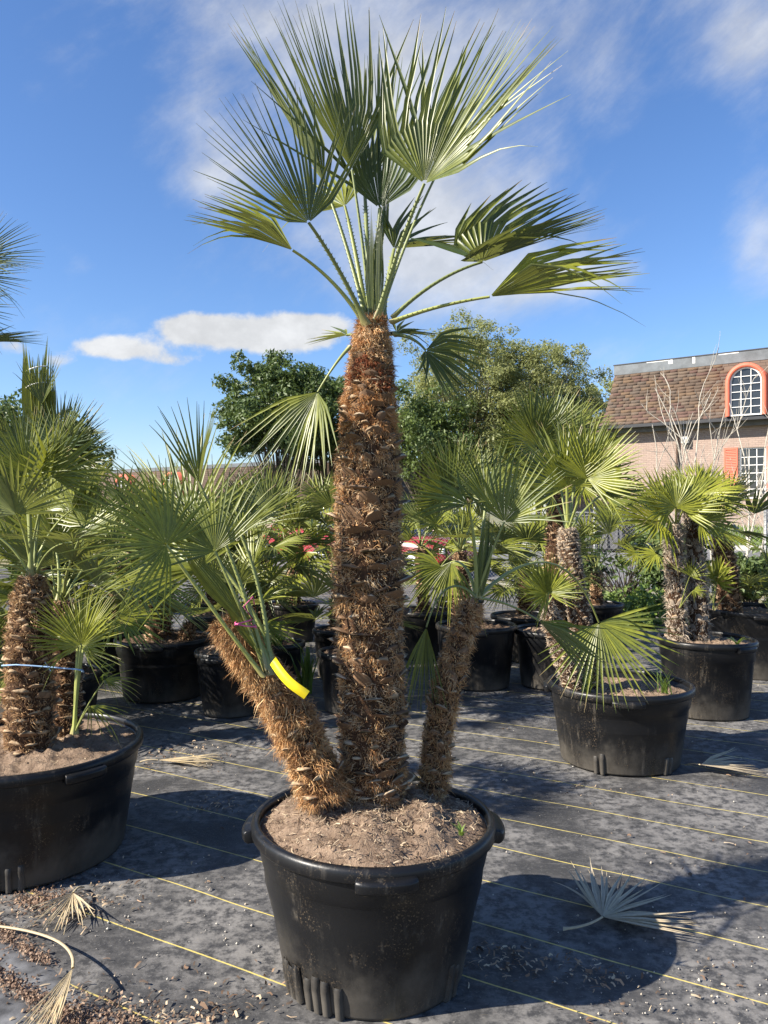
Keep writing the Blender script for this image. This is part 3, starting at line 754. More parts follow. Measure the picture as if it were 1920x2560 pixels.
def scatter_bits(name, p0, r, parent, lr, wr, dark=False, kind='stuff', pal=None, flat=.35):
    n = len(p0); az = r.uniform(0, 2 * pi, n); L = r.uniform(*lr, n) * r.uniform(.5, 1, n); W = r.uniform(*wr, n)
    d = np.stack([np.cos(az), np.sin(az), r.normal(0, flat, n)], 1); d /= np.linalg.norm(d, axis=1)[:, None]
    s = np.stack([-np.sin(az), np.cos(az), r.normal(0, .4, n)], 1)
    up = np.array([0, 0, 1.0]) * W[:, None] * .5
    a = p0 - d * L[:, None] / 2; b = p0 + d * L[:, None] / 2; m = p0 + up + s * (r.normal(0, .12, n) * L)[:, None]
    V = np.stack([a - s * W[:, None] / 2, a + s * W[:, None] / 2 + up * .5, m + s * W[:, None] / 2 + up, m - s * W[:, None] / 2, b + s * W[:, None] / 2 + up * .4, b - s * W[:, None] / 2], 1)
    V[:, :, 2] = np.maximum(V[:, :, 2], p0[:, 2][:, None] - .002)
    i = np.arange(n) * 6
    F = np.concatenate([np.stack([i, i + 1, i + 2, i + 3], 1), np.stack([i + 3, i + 2, i + 4, i + 5], 1)])
    pal = np.array(pal if pal is not None else ([(0.20, 0.13, 0.08), (0.11, 0.07, 0.05), (0.36, 0.25, 0.15)] if dark else [(0.40, 0.30, 0.20), (0.24, 0.165, 0.11), (0.54, 0.43, 0.29), (0.15, 0.10, 0.07)]))
    c = pal[r.integers(0, len(pal), n)] * r.uniform(.75, 1.25, n)[:, None]
    return obj(name, mesh_np(name, V.reshape(-1, 3), [F], col=np.repeat(c[:, None], 6, 1).reshape(-1, 3), mats=[M['attr']]), parent, kind=kind)

# ================================================================== THE MAIN PALM
def main_palm():
    def qx(x, y, Y): return px(x, y, Y * 1.063)
    PX, PY = -.035, 2.636
    pot('nursery_pot', 'big black pot with crumbly tan soil holding the tall three-trunk palm', PX, PY, .393, .300, .505, handles=(-84, 178, 2, 92), seed=3,
        soilh=.030, mound=.085, ribs=(-150, -144, -138, -129, -123, -117, -109, -40, -34), litter=6500)
    root = np.array([PX, PY, .48])
    p = thing('fan_palm', 'tall hairy-trunked fan palm with two leaning side trunks in the big tan-soil pot', 'palm tree', root)
    Y0 = 2.52
    pts = [qx(935, 2010, Y0), qx(934, 1900, Y0), qx(928, 1650, Y0), qx(920, 1450, Y0), qx(920, 1200, Y0), qx(922, 1050, Y0), qx(926, 930, Y0), qx(930, 850, Y0), qx(933, 780, Y0)]
    rad = np.array([74, 74, 74, 77, 74, 60, 50, 38, 18]) / FPX * Y0 * 1.063
    rust = [(0.62, 0.37, 0.165), (0.48, 0.235, 0.095), (0.70, 0.53, 0.33), (0.36, 0.235, 0.14), (0.60, 0.43, 0.24)]
    tr, P, R_ = trunk(p, root, pts, rad, boot=(.080, .0160, .048), rows=.036, per=8, ang=27, fibres=66000, flen=.028, fcol=rust, objs=300, seg=32, fw=.00095, fdown=.5, bands=((.715, .785, (.30, .10, .045)), (.955, 1.01, (.50, .24, .10)), (.60, .70, (.52, .27, .11))))
    # left leaning trunk
    ptl = [qx(815, 1985, 2.44), qx(775, 1890, 2.42), qx(715, 1770, 2.40), qx(648, 1675, 2.37), qx(588, 1585, 2.35), qx(566, 1545, 2.34)]
    orange = [(0.58, 0.34, 0.15), (0.46, 0.24, 0.10), (0.66, 0.47, 0.25), (0.36, 0.20, 0.10)]
    trunk(p, root, ptl, [.066, .062, .057, .050, .040, .026], boot=(.062, .012, .040), rows=.045, per=6, ang=34, fibres=36000, flen=.040, fcol=orange, seg=22, fw=.0011)
    ptr = [qx(1080, 1990, 2.62), qx(1090, 1900, 2.62), qx(1100, 1790, 2.63), qx(1128, 1670, 2.64), qx(1162, 1560, 2.66), qx(1188, 1500, 2.67)]
    trunk(p, root, ptr, [.042, .042, .041, .040, .036, .024], boot=(.05, .011, .040), rows=.04, per=6, ang=44, fibres=17000, flen=.030, fcol=orange, seg=20)
    top = qx(933, 800, 2.52)
    def st(x, y, dY=0): return qx(x, y, 2.52 + dY)
    # crown, each frond set out from the photograph (hub, tip with depths)
    kw = dict(teeth=True, r0=.011, r1=.0055)
    FR = [  # start, hub, tip, normal, spread, fold, tint, nseg, extra
        ((916, 812, -.04), (772, 557, 2.28), (600, 222, 2.20), (.45, -1, .15), 150, .35, .12, 34, dict(conv=.30, pw=1.4, join=.28)),
        ((918, 805, .05), (812, 463, 2.72), (573, 82, 2.70), (.9, -.45, .4), 60, .8, .35, 14, dict(conv=.6)),
        ((928, 800, .02), (880, 425, 2.55), (775, 5, 2.48), (.55, -1, .0), 90, .5, .24, 30, dict(conv=.52, pw=1.2, join=.42)),
        ((938, 800, .05), (949, 521, 2.66), (972, 128, 2.76), (.0, -1, -.2), 130, .4, .06, 22, dict(conv=.45, join=.24)),
        ((925, 800, .10), (912, 480, 2.80), (905, 140, 2.9), (.2, -1, -.1), 70, .5, .14, 13, dict(conv=.4)),
        ((940, 806, -.03), (1061, 459, 2.38), (1278, 58, 2.38), (-.55, -1, .1), 160, .45, .40, 42, dict(conv=.60, pw=1.6, join=.38)),
        ((946, 800, .05), (1096, 427, 2.62), (1335, 150, 2.72), (-.6, -.8, .3), 110, .6, .22, 15, dict(conv=.30, pw=1.3)),
        ((980, 795, .0), (1206, 655, 2.50), (1505, 548, 2.50), (-.1, -.75, 1), 270, .70, .18, 42, dict(ctrl=qx(1085, 690, 2.5), conv=.70, pw=2.0, join=.42)),
        ((978, 806, -.04), (1224, 742, 2.38), (1612, 708, 2.32), (0, -.50, 1), 90, .9, .80, 26, dict(ctrl=qx(1085, 762, 2.42), conv=.85, pw=1.3, join=.46)),
        ((955, 800, .10), (985, 622, 2.75), (1180, 605, 2.95), (-.2, -.8, .7), 180, .5, .24, 22, dict(conv=.35)),
        ((905, 800, .0), (732, 626, 2.45), (465, 542, 2.42), (.1, -.45, 1), 90, .85, .80, 18, dict(ctrl=qx(835, 690, 2.5), broken=.14, conv=.72, join=.42)),
        ((918, 800, .1), (862, 515, 2.80), (720, 470, 3.0), (.1, -1, .5), 190, .3, .5, 18, {}),
        ((872, 870, -.05), (794, 980, 2.45), (705, 1225, 2.42), (-.5, -.9, .3), 120, .35, .50, 22, dict(ctrl=qx(838, 905, 2.43), broken=.1, r1=.004, conv=.25, join=.36)),
        ((985, 836, .0), (1064, 876, 2.50), (1195, 1010, 2.55), (.3, -.9, .45), 180, .45, .10, 24, dict(ctrl=qx(1035, 838, 2.5), conv=.42, pw=1.3, join=.40)),
        ((890, 840, .10), (868, 838, 2.68), (765, 862, 2.72), (-.1, -.4, 1), 150, .3, .3, 11, {}),
        ((975, 835, .10), (992, 832, 2.68), (1105, 846, 2.75), (.1, -.4, 1), 170, .3, .25, 12, {}),
    ]
    for s, h, t, n, spd, fo, tint, ns, ex in FR:
        k = dict(kw, join=.30); k.update(ex)
        frond(p, root, st(s[0], s[1], s[2]), qx(*h), qx(*t), n, spread=spd, fold=fo, tint=tint, nseg=ns, droop=.03, **k)
    for a, b, w in (((930, 800, 2.50), (928, 520, 2.50), .040), ((945, 800, 2.49), (948, 500, 2.50), .034), ((915, 800, 2.56), (985, 380, 2.60), .03)):
        spear(p, root, qx(*a), qx(*b), w, .16)
    # left offshoot bundle, tied with pink string, in front of the left trunk
    b0 = qx(672, 1690, 2.27)
    GR = [((415, 1362, 2.12), (165, 1190, 2.02), (.35, -.8, .55), 250, .22, .74, 40, {}),
          ((537, 1378, 2.22), (400, 1150, 2.30), (.3, -.9, .3), 190, .5, .42, 34, {}),
          ((498, 1208, 2.30), (545, 985, 2.34), (-.5, -.9, .1), 110, .9, .50, 22, {}),
          ((600, 1330, 2.36), (700, 1195, 2.62), (-.2, -.8, .6), 220, .4, .40, 30, {}),
          ((500, 1420, 2.34), (280, 1330, 2.55), (.2, -.7, .7), 230, .3, .5, 30, {}),
          ((470, 1330, 2.40), (300, 1080, 2.55), (.4, -.8, .4), 190, .5, .48, 32, {})]
    for i, (h, t, n, spd, fo, tint, ns, ex) in enumerate(GR):
        s = b0 + np.array([(i - 2.5) * .007, .012 * (i % 2), .01 * (i % 3)])
        hp = qx(*h); c = (s + hp) / 2 + np.array([-.02 + .02 * i, 0, .02])
        frond(p, root, s, hp, qx(*t), n, ctrl=c, r0=.010, r1=.006, spread=spd, fold=fo, tint=tint, nseg=ns, droop=.12, join=.28, teeth=True)
    spear(p, root, qx(600, 1545, 2.24), qx(425, 1330, 2.16), .055, .45, 11)
    spear(p, root, qx(655, 1640, 2.27), qx(520, 1410, 2.24), .05, .5, 11)
    # right offshoot crown
    b1 = qx(1192, 1495, 2.67)
    HR = [((1261, 1305, 2.62), (1325, 1105, 2.62), (-.3, -1, .15), 150, .35, .48, 28, dict(conv=.2)),
          ((1170, 1262, 2.62), (1030, 1290, 2.55), (.0, -.5, 1), 180, .5, .68, 16, dict(ctrl=qx(1190, 1340, 2.64))),
          ((1128, 1405, 2.78), (1108, 1565, 2.78), (-.3, -1, .2), 110, .3, .60, 22, dict(ctrl=qx(1168, 1390, 2.72), droop=.05)),
          ((1066, 1568, 2.66), (1046, 1788, 2.64), (-.2, -1, .1), 52, .5, .34, 15, dict(ctrl=qx(1110, 1410, 2.66), droop=.02)),
          ((1497, 1556, 3.16), (1595, 1765, 3.04), (-.25, -1, .35), 170, .10, .52, 30, dict(ctrl=qx(1400, 1290, 2.95), droop=.03, jitter=.6, conv=.02, broken=0)),
          ((1347, 1552, 2.76), (1478, 1705, 2.80), (.6, -.4, .6), 90, 1.0, .40, 16, dict(ctrl=qx(1270, 1500, 2.72), droop=.02, conv=.5)),
          ((1215, 1250, 2.80), (1190, 1095, 2.95), (.1, -1, .2), 150, .4, .34, 22, {})]
    for h, t, n, spd, fo, tint, ns, ex in HR:
        k = dict(r0=.009, r1=.004, droop=.06); k.update(ex)
        frond(p, root, b1, qx(*h), qx(*t), n, spread=spd, fold=fo, tint=tint, nseg=ns, join=.38, **k)
    spear(p, root, qx(1196, 1490, 2.66), qx(1226, 1235, 2.66), .036, .12)
    spear(p, root, qx(1203, 1490, 2.66), qx(1236, 1290, 2.67), .03, .3)
    # plastic tag and strings
    V = []; n = 12
    a, b = qx(682, 1652, 2.235), qx(767, 1742, 2.20); sd = (qx(700, 1640, 2.235) - qx(682, 1665, 2.235)) * .78
    for i in range(n):
        u = i / (n - 1); c = a * (1 - u) + b * u + np.array([0, -.018 * sin(u * pi), -.006 * sin(u * pi * 1.3)])
        V += [c - sd * .5, c + sd * .5, c + sd * .5 + np.array([0, .0012, 0]), c - sd * .5 + np.array([0, .0012, 0])]
    F = [(i * 4 + j, i * 4 + (j + 1) % 4, (i + 1) * 4 + (j + 1) % 4, (i + 1) * 4 + j) for i in range(n - 1) for j in range(4)]
    tg = obj('tag', mesh_np('tag', V, [np.array(F)], mats=[M['tag']])); tag(tg, 'blank yellow plastic strip tag tucked into the left leaning trunk', 'tag')
    mb = MB(); c = qx(614, 1570, 2.25)
    th = np.linspace(0, 2 * pi * 1.9, 40)
    mb.tube([c + np.array([.032 * cos(q), .030 * sin(q), .012 * sin(q * .6) + .010 * q / 6]) for q in th] + [c + np.array([.0, -.035, .07]), c + np.array([.028, -.035, .10]), c + np.array([.03, -.02, .075])], .0022, 5)
    tag(mb.build('string', M['pinkstring'], smooth=True), 'pink string tied round the green leaf stalks at the left trunk', 'string')
main_palm()

# ================================================================== the other potted palms
def crown(palm, root, top, n, petL, R, tint=.45, el0=82, el1=-15, az0=0.0, lean=(0, 0), nseg=24, spread=215, droop=.08, r0=.009, tj=.12, fold=.35):
    r = np.random.default_rng(int(rng.integers(1 << 30)))
    for i in range(n):
        u = (i + .5) / n; az = az0 + i * 2.39996 + r.normal(0, .25); el = radians(el0 + (el1 - el0) * u ** .85 + r.normal(0, 6))
        d = np.array([cos(el) * cos(az) + lean[0], cos(el) * sin(az) + lean[1], sin(el)]); d = unit(d)
        pl = petL * r.uniform(.75, 1.15); hub = top + d * pl - np.array([0, 0, .10 * pl * u])
        ctrl = top + np.array([d[0] * .35, d[1] * .35, d[2] * .5 + .18]) * pl
        ax = unit(d * 1.0 + np.array([0, 0, -.45 * u - .05]))
        nn = unit(np.array([-d[0] * .6, -d[1] * .6, 1.0]) + r.normal(0, .25, 3))
        if el > radians(60): nn = unit(np.array([-d[0], -d[1], .2]) + np.array([0, -.5, 0]) + r.normal(0, .3, 3))
        rr = R * r.uniform(.82, 1.12)
        frond(palm, root, top + r.normal(0, .01, 3) * [1, 1, 0], hub, hub + ax * rr, nn, ctrl=ctrl, r0=r0, r1=r0 * .45, tint=float(np.clip(tint + .12 + r.normal(0, tj), 0, 1)),
              spread=spread * r.uniform(.85, 1.1), fold=fold * r.uniform(.4, 1.8), nseg=nseg, droop=droop * r.uniform(.6, 1.8), join=r.uniform(.38, .5))

GREY = [(0.44, 0.36, 0.27), (0.33, 0.26, 0.19), (0.54, 0.46, 0.36)]
BROWN = [(0.40, 0.24, 0.12), (0.28, 0.17, 0.09), (0.52, 0.36, 0.20), (0.20, 0.13, 0.08)]
def simple_palm(label, base, pts, rad, crowns, fibres=5000, mkey='boot', fcol=BROWN, boot=(.07, .016, .042), rows=.042, per=8, name='fan_palm', ang=30, flen=.03, fw=.0015, cat='palm tree', group=None):
    p = thing(name, label, cat, base, 0, group)
    root = np.asarray(base, float)
    if pts is not None:
        trunk(p, root, pts, rad, boot=boot, rows=rows, per=per, ang=ang, fibres=fibres, flen=flen, fcol=fcol, mkey=mkey, seg=16, fw=fw)
    for c in crowns: crown(p, root, **c)
    return p, root

def other_palms():
    # --- left foreground pot
    pot('nursery_pot', 'wide black pot holding two thick trunks bound with blue twine', -1.62, 3.55, .50, .43, .49, handles=(-40, 140), seed=5, soilh=.035, mound=.02, ribs=(-102, -96, -88, -80, -74, -68), litter=1500)
    base = np.array([-1.62, 3.55, .46])
    pts = [px(75, 1885, 3.50), px(74, 1760, 3.50), px(75, 1600, 3.52), px(78, 1500, 3.53), px(78, 1435, 3.54)]
    p, root = simple_palm('palm with two thick brown trunks and a yellow-green offshoot, bound with blue twine', base, pts, [.092, .094, .09, .075, .04],
        [dict(top=px(78, 1440, 3.54), n=9, petL=.42, R=.36, tint=.5, el0=86, el1=8, nseg=28)], fibres=13000, flen=.030, fcol=BROWN + [(0.5, .32, .16)], boot=(.075, .017, .042), rows=.037, per=8, ang=24)
    pts2 = [px(165, 1860, 3.75), px(165, 1700, 3.75), px(160, 1560, 3.76), px(158, 1500, 3.76)]
    trunk(p, root, pts2, [.06, .06, .052, .035], boot=(.06, .014, .036), rows=.038, per=7, ang=24, fibres=6000, flen=.026, fcol=BROWN, seg=16, fw=.0013)
    crown(p, root, px(158, 1500, 3.76), 6, .35, .32, tint=.55, el0=80, el1=15, nseg=26)
    frond(p, root, px(78, 1440, 3.52), px(72, 1182, 3.48), px(95, 1015, 3.50), (.1, -1, .1), spread=170, fold=.5, tint=.40, nseg=34, droop=.02, r0=.010, r1=.006)
    frond(p, root, px(82, 1440, 3.56), px(110, 1200, 3.60), px(150, 1030, 3.66), (-.3, -1, .2), spread=150, fold=.6, tint=.22, nseg=30, droop=.02, r0=.010, r1=.006)
    # yellow-green offshoot
    s = px(186, 1835, 3.36)
    for hp, tp, nn, spd, ns in (((203, 1612, 3.36), (222, 1450, 3.34), (-.1, -1, .35), 270, 40), ((212, 1600, 3.40), (280, 1480, 3.44), (-.4, -.8, .5), 240, 34), ((195, 1600, 3.42), (150, 1470, 3.5), (.4, -.8, .5), 230, 32)):
        frond(p, root, s, px(*hp), px(*tp), nn, ctrl=px(190, 1720, 3.37), spread=spd, fold=.25, tint=.86, nseg=ns, droop=.05, r0=.009, r1=.006, join=.34)
    frond(p, root, s, px(262, 1700, 3.34), px(335, 1745, 3.32), (.2, -.4, 1), ctrl=px(215, 1760, 3.35), spread=130, fold=.5, tint=.6, nseg=12, droop=.25, r0=.006, r1=.003, join=.2)
    frond(p, root, s, px(225, 1765, 3.30), px(290, 1835, 3.24), (.2, -.4, 1), spread=100, fold=.4, tint=.6, nseg=9, droop=.2, r0=.005, r1=.003, join=.2)
    mb = MB(); ring = []
    for q in np.linspace(0, 2 * pi, 48):
        a = np.array([-1.585, 3.51]) * (1 - max(0, cos(q)) * .0); x = -1.53 + .175 * cos(q); y = 3.60 + .21 * sin(q)
        ring.append((x, y, .815 - .02 * cos(q) + .004 * sin(9 * q)))
    # twine: runs round both trunks and the offshoot stalk
    tw = [px(5, 1664, 3.40), px(40, 1662, 3.375), px(75, 1664, 3.365), px(115, 1667, 3.375), px(150, 1670, 3.37), px(190, 1673, 3.34), px(206, 1676, 3.35), px(209, 1680, 3.40), px(200, 1676, 3.60), px(190, 1668, 3.85), px(120, 1662, 3.90), px(50, 1662, 3.68), px(20, 1662, 3.55), px(5, 1664, 3.40)]
    mb.tube(tw, .0034, 6)
    for k in range(5): mb.tube([px(120, 1667, 3.365), px(112 + 4 * k, 1655 + 6 * k, 3.35)], .0016, 4)
    tag(mb.build('twine', M['bluestring'], smooth=True), 'pale blue twine wrapped round the two thick left trunks', 'string')

    # --- leaning grey palm, right middle
    pot('nursery_pot', 'low black pot with dusty base holding a leaning grey trunk and weeds', 1.455, 4.85, .42, .35, .48, handles=(-100, 170, 10), seed=8, soilh=.06, mound=.0, ribs=(-128, -122, -60, -54), litter=1300)
    base = np.array([1.455, 4.85, .42])
    pts = [px(1480, 1740, 4.9), px(1465, 1640, 4.9), px(1445, 1520, 4.9), px(1428, 1420, 4.9), px(1420, 1345, 4.9), px(1418, 1318, 4.9)]
    p, root = simple_palm('leaning palm with pale grey scaly trunk and a short side trunk', base, pts, [.074, .068, .066, .064, .060, .04], [], fibres=7000, mkey='bootgrey', fcol=GREY, boot=(.05, .012, .026), rows=.032, per=9, ang=30, flen=.022)
    for hp, tp, nn, spd, fo, ti, ns in (((1417, 1215, 4.8), (1400, 1060, 4.75), (.1, -1, 0), 190, .45, .92, 40), ((1469, 1197, 4.75), (1560, 1050, 4.7), (-.3, -1, .2), 220, .4, .75, 40), ((1400, 1210, 5.0), (1330, 1060, 5.1), (.3, -1, .1), 220, .4, .40, 36),
                               ((1440, 1190, 5.1), (1480, 1020, 5.2), (-.2, -1, 0), 200, .4, .45, 36), ((1380, 1240, 5.05), (1270, 1160, 5.1), (.2, -.8, .6), 220, .4, .35, 34), ((1500, 1240, 5.1), (1610, 1190, 5.3), (-.2, -.8, .6), 220, .4, .35, 34)):
        frond(p, root, px(1420, 1330, 4.9), px(*hp), px(*tp), nn, spread=spd, fold=fo, tint=ti, nseg=ns, droop=.03, r0=.012, r1=.007, join=.5)
    pts2 = [px(1440, 1730, 4.75), px(1410, 1640, 4.73), px(1385, 1570, 4.72), px(1368, 1510, 4.72)]
    trunk(p, root, pts2, [.06, .058, .055, .035], boot=(.045, .013, .028), rows=.04, per=7, fibres=4500, flen=.03, fcol=GREY, mkey='bootgrey', seg=14, fw=.0014)
    for hp, tp, nn, ti in (((1366, 1485, 4.7), (1290, 1400, 4.6), (.3, -.9, .3), .75), ((1372, 1480, 4.7), (1400, 1385, 4.65), (-.2, -1, .2), .68), ((1350, 1495, 4.75), (1255, 1410, 4.8), (.2, -.6, .8), .7), ((1390, 1480, 4.8), (1460, 1430, 4.9), (-.2, -.6, .8), .5)):
        frond(p, root, px(1368, 1515, 4.72), px(*hp), px(*tp), nn, spread=220, fold=.35, tint=ti, nseg=26, droop=.05, r0=.007, r1=.004)
    # --- two-trunk palm at right
    pot('nursery_pot', 'squarish black pot with straw litter holding two shaggy grey trunks', 2.464, 6.0, .35, .30, .57, handles=(-62, 120), seed=11, sq=.05, soilh=.05, litter=900)
    base = np.array([2.464, 6.0, .52])
    pts = [px(1692, 1620, 6.0), px(1690, 1500, 6.0), px(1685, 1400, 6.0), px(1686, 1335, 6.0), px(1688, 1310, 6.0)]
    p, root = simple_palm('palm with two shaggy grey trunks and a wide yellow-green crown', base, pts, [.060, .062, .056, .052, .035], [], fibres=6000, mkey='bootgrey', fcol=GREY, boot=(.055, .014, .055), rows=.06, per=7, ang=62, flen=.05, fw=.002)
    pts2 = [px(1748, 1615, 6.05), px(1745, 1500, 6.06), px(1738, 1400, 6.08), px(1733, 1300, 6.1), px(1733, 1270, 6.1)]
    trunk(p, root, pts2, [.066, .068, .062, .055, .035], boot=(.055, .014, .055), rows=.06, per=7, ang=64, fibres=6000, flen=.05, fcol=GREY, mkey='bootgrey', seg=16, fw=.002)
    for sx, hp, tp, nn, spd, ti in ((1688, (1644, 1303, 5.9), (1490, 1262, 5.8), (.2, -.7, .7), 200, .95), (1688, (1665, 1278, 5.9), (1560, 1190, 5.9), (.3, -.8, .6), 220, .82), (1690, (1690, 1268, 5.85), (1672, 1160, 5.9), (0, -.9, .5), 240, .75),
                                   (1692, (1708, 1275, 5.9), (1775, 1185, 5.95), (-.3, -.8, .6), 220, .78), (1733, (1725, 1240, 6.1), (1700, 1150, 6.3), (0, -.8, .6), 220, .75), (1733, (1750, 1235, 6.1), (1830, 1170, 6.2), (-.3, -.7, .7), 220, .85),
                                   (1733, (1768, 1255, 6.1), (1885, 1240, 6.1), (-.2, -.6, .8), 220, .88), (1733, (1751, 1303, 5.95), (1862, 1345, 5.9), (-.1, -.8, .6), 190, .8), (1733, (1715, 1260, 6.2), (1620, 1200, 6.4), (.2, -.7, .7), 220, .5), (1690, (1660, 1300, 6.1), (1560, 1300, 6.3), (.2, -.6, .8), 220, .55),
                                   (1733, (1745, 1250, 6.3), (1790, 1170, 6.5), (-.2, -.8, .5), 220, .6)):
        frond(p, root, px(sx, 1315 if sx < 1700 else 1275, 6.02 if sx < 1700 else 6.1), px(*hp), px(*tp), nn, spread=spd, fold=.3, tint=ti, nseg=32, droop=.06, r0=.010, r1=.006, join=.5)
    for hp, tp, nn in (((1725, 1440, 5.75), (1752, 1395, 5.72), (-.2, -1, .2)), ((1735, 1475, 5.75), (1765, 1490, 5.7), (-.2, -.7, .7)), ((1590, 1385, 5.95), (1540, 1400, 5.9), (.2, -.7, .7)), ((1640, 1385, 5.9), (1580, 1420, 5.9), (.1, -.7, .8))):
        frond(p, root, px(1700, 1520 if hp[1] > 1400 and hp[0] > 1700 else 1430, 5.9), px(*hp), px(*tp), nn, spread=170, fold=.3, tint=.7, nseg=16, droop=.05, r0=.005, r1=.003)
    # --- far right
    pot('nursery_pot', 'tall black pot behind the squarish pot, holding a brown trunk and fine green shoots', 3.52, 7.45, .44, .38, .62, handles=(-105,), seed=12, soilh=.05, litter=500)
    base = np.array([3.52, 7.45, .57])
    p, root = simple_palm('slanting brown-trunked palm with dark upright fronds', base, [px(1825, 1530, 7.4), px(1818, 1440, 7.4), px(1808, 1370, 7.4), px(1800, 1330, 7.4)], [.10, .095, .085, .05],
        [dict(top=px(1800, 1340, 7.4), n=10, petL=.35, R=.42, tint=.45, el0=80, el1=5, nseg=22), dict(top=px(1785, 1525, 7.2), n=6, petL=.35, R=.25, tint=.65, el0=85, el1=50, nseg=14, r0=.006)], fibres=3500, flen=.04, fw=.002)
    p, root = simple_palm('clump of fine upright green palm shoots beside the slanting brown trunk', np.array([3.80, 7.50, .57]), None, None,
        [dict(top=np.array([3.78, 7.5, .57]), n=9, petL=.42, R=.34, tint=.45, el0=86, el1=35, nseg=12, r0=.006, spread=150, droop=.2), dict(top=np.array([3.62, 7.38, .57]), n=6, petL=.3, R=.28, tint=.5, el0=86, el1=40, nseg=12, r0=.005, spread=150, droop=.2)], name='palm_seedling', cat='seedling')
    # --- behind the leaning palm
    pot('nursery_pot', 'small black pot at the fence behind the leaning grey trunk', 2.62, 9.6, .30, .25, .42, seed=13, soilh=.04, litter=200)
    simple_palm('thin young palm with arching stalks in the small pot at the fence', np.array([2.62, 9.6, .38]), [np.array([2.62, 9.6, .36]), np.array([2.60, 9.6, .66]), np.array([2.60, 9.6, .80])], [.07, .065, .04],
        [dict(top=np.array([2.60, 9.6, .80]), n=9, petL=.62, R=.38, tint=.5, el0=85, el1=25, nseg=18)], fibres=1500, fw=.003)
    pot('nursery_pot', 'black pot under the rust-brown trunk that rises behind the leaning grey palm', 1.50, 6.95, .33, .28, .50, seed=14, soilh=.04, litter=200)
    p, root = simple_palm('palm with rust-brown trunk and silvery fans, behind the leaning grey palm', np.array([1.50, 6.95, .46]), [px(1385, 1560, 6.95), px(1388, 1400, 6.95), px(1390, 1280, 6.95), px(1386, 1200, 6.95), px(1384, 1180, 6.95)], [.08, .078, .07, .055, .035], [dict(top=px(1384, 1190, 6.95), n=7, petL=.38, R=.44, tint=.3, el0=45, el1=-20, nseg=28)], fibres=4000, fcol=BROWN + [(.5, .25, .12)], flen=.04, fw=.002)
    for hp, tp, nn, ti in (((1330, 1095, 6.8), (1290, 960, 6.7), (.2, -1, .1), .30), ((1300, 1120, 6.9), (1235, 1040, 6.9), (.3, -.9, .3), .35), ((1372, 1080, 6.9), (1390, 950, 6.95), (-.1, -1, .1), .35), ((1345, 1110, 6.7), (1320, 1000, 6.55), (.1, -1, .2), .28), ((1420, 1090, 7.0), (1480, 985, 7.1), (-.3, -.9, .2), .4), ((1290, 1160, 6.8), (1225, 1120, 6.7), (.2, -.8, .5), .45)):
        frond(p, root, px(1384, 1190, 6.95), px(*hp), px(*tp), nn, spread=220, fold=.35, tint=ti, nseg=38, droop=.03, r0=.010, r1=.006, join=.52)
    # --- centre right, behind the main trunk
    pot('nursery_pot', 'ribbed black pot just right of the tall main trunk', .816, 6.95, .34, .29, .54, handles=(-95,), ridges=2, seed=15, soilh=.04, soil='darksoil', litter=250)
    p, root = simple_palm('bushy palm with big silvery upright fans right of the tall main trunk', np.array([.70, 6.95, .50]), [np.array([.70, 7.0, .48]), np.array([.68, 7.0, .9]), np.array([.68, 7.0, 1.18])], [.075, .07, .045],
        [dict(top=np.array([.68, 7.0, 1.18]), n=9, petL=.45, R=.42, tint=.45, el0=50, el1=-20, nseg=26)], fibres=2500, fw=.002)
    for hp, tp, nn, ti in (((1120, 1240, 6.9), (1085, 1090, 6.8), (.2, -1, .1), .38), ((1165, 1235, 6.9), (1195, 1100, 6.9), (-.2, -1, .1), .42), ((1140, 1230, 7.0), (1145, 1080, 7.1), (0, -1, .1), .35), ((1085, 1270, 6.9), (1035, 1190, 6.9), (.3, -.8, .4), .5), ((1205, 1260, 7.0), (1255, 1180, 7.0), (-.3, -.8, .4), .45), ((1090, 1310, 6.8), (1020, 1275, 6.7), (.3, -.8, .4), .6)):
        frond(p, root, np.array([.68, 7.0, 1.18]), px(*hp), px(*tp), nn, spread=200, fold=.4, tint=ti, nseg=36, droop=.03, r0=.009, r1=.006, join=.5)
    pot('nursery_pot', 'black pot with light streaks behind the ribbed pot', 1.47, 8.2, .34, .29, .46, seed=16, soilh=.03, litter=200)
    simple_palm('short palm with dark drooping fans in the light-streaked pot', np.array([1.47, 8.2, .43]), [np.array([1.47, 8.2, .40]), np.array([1.48, 8.2, .75]), np.array([1.48, 8.2, .92])], [.07, .065, .04],
        [dict(top=np.array([1.48, 8.2, .92]), n=13, petL=.42, R=.42, tint=.4, el0=75, el1=-15, nseg=22)], fibres=1500, fw=.003)
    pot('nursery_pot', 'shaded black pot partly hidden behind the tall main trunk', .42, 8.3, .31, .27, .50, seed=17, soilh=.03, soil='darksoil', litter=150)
    simple_palm('thin-trunked palm half hidden behind the tall main trunk', np.array([.42, 8.3, .47]), [np.array([.42, 8.3, .45]), np.array([.40, 8.3, 1.0]), np.array([.40, 8.3, 1.15])], [.06, .055, .035],
        [dict(top=np.array([.40, 8.3, 1.15]), n=13, petL=.42, R=.42, tint=.42, el0=75, el1=-15, nseg=22)], fibres=1500, fw=.003)
    # --- left of the main trunk
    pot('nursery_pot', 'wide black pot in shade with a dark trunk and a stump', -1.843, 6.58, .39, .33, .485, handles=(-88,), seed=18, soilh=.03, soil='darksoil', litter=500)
    p, root = simple_palm('dark-trunked palm with peeling bark in the wide shaded pot', np.array([-1.843, 6.58, .45]), [px(398, 1610, 6.55), px(399, 1520, 6.55), px(402, 1450, 6.56), px(405, 1400, 6.56)], [.095, .092, .085, .05],
        [dict(top=px(405, 1405, 6.56), n=15, petL=.42, R=.44, tint=.45, el0=80, el1=-20, nseg=26)], fibres=4500, fw=.002)
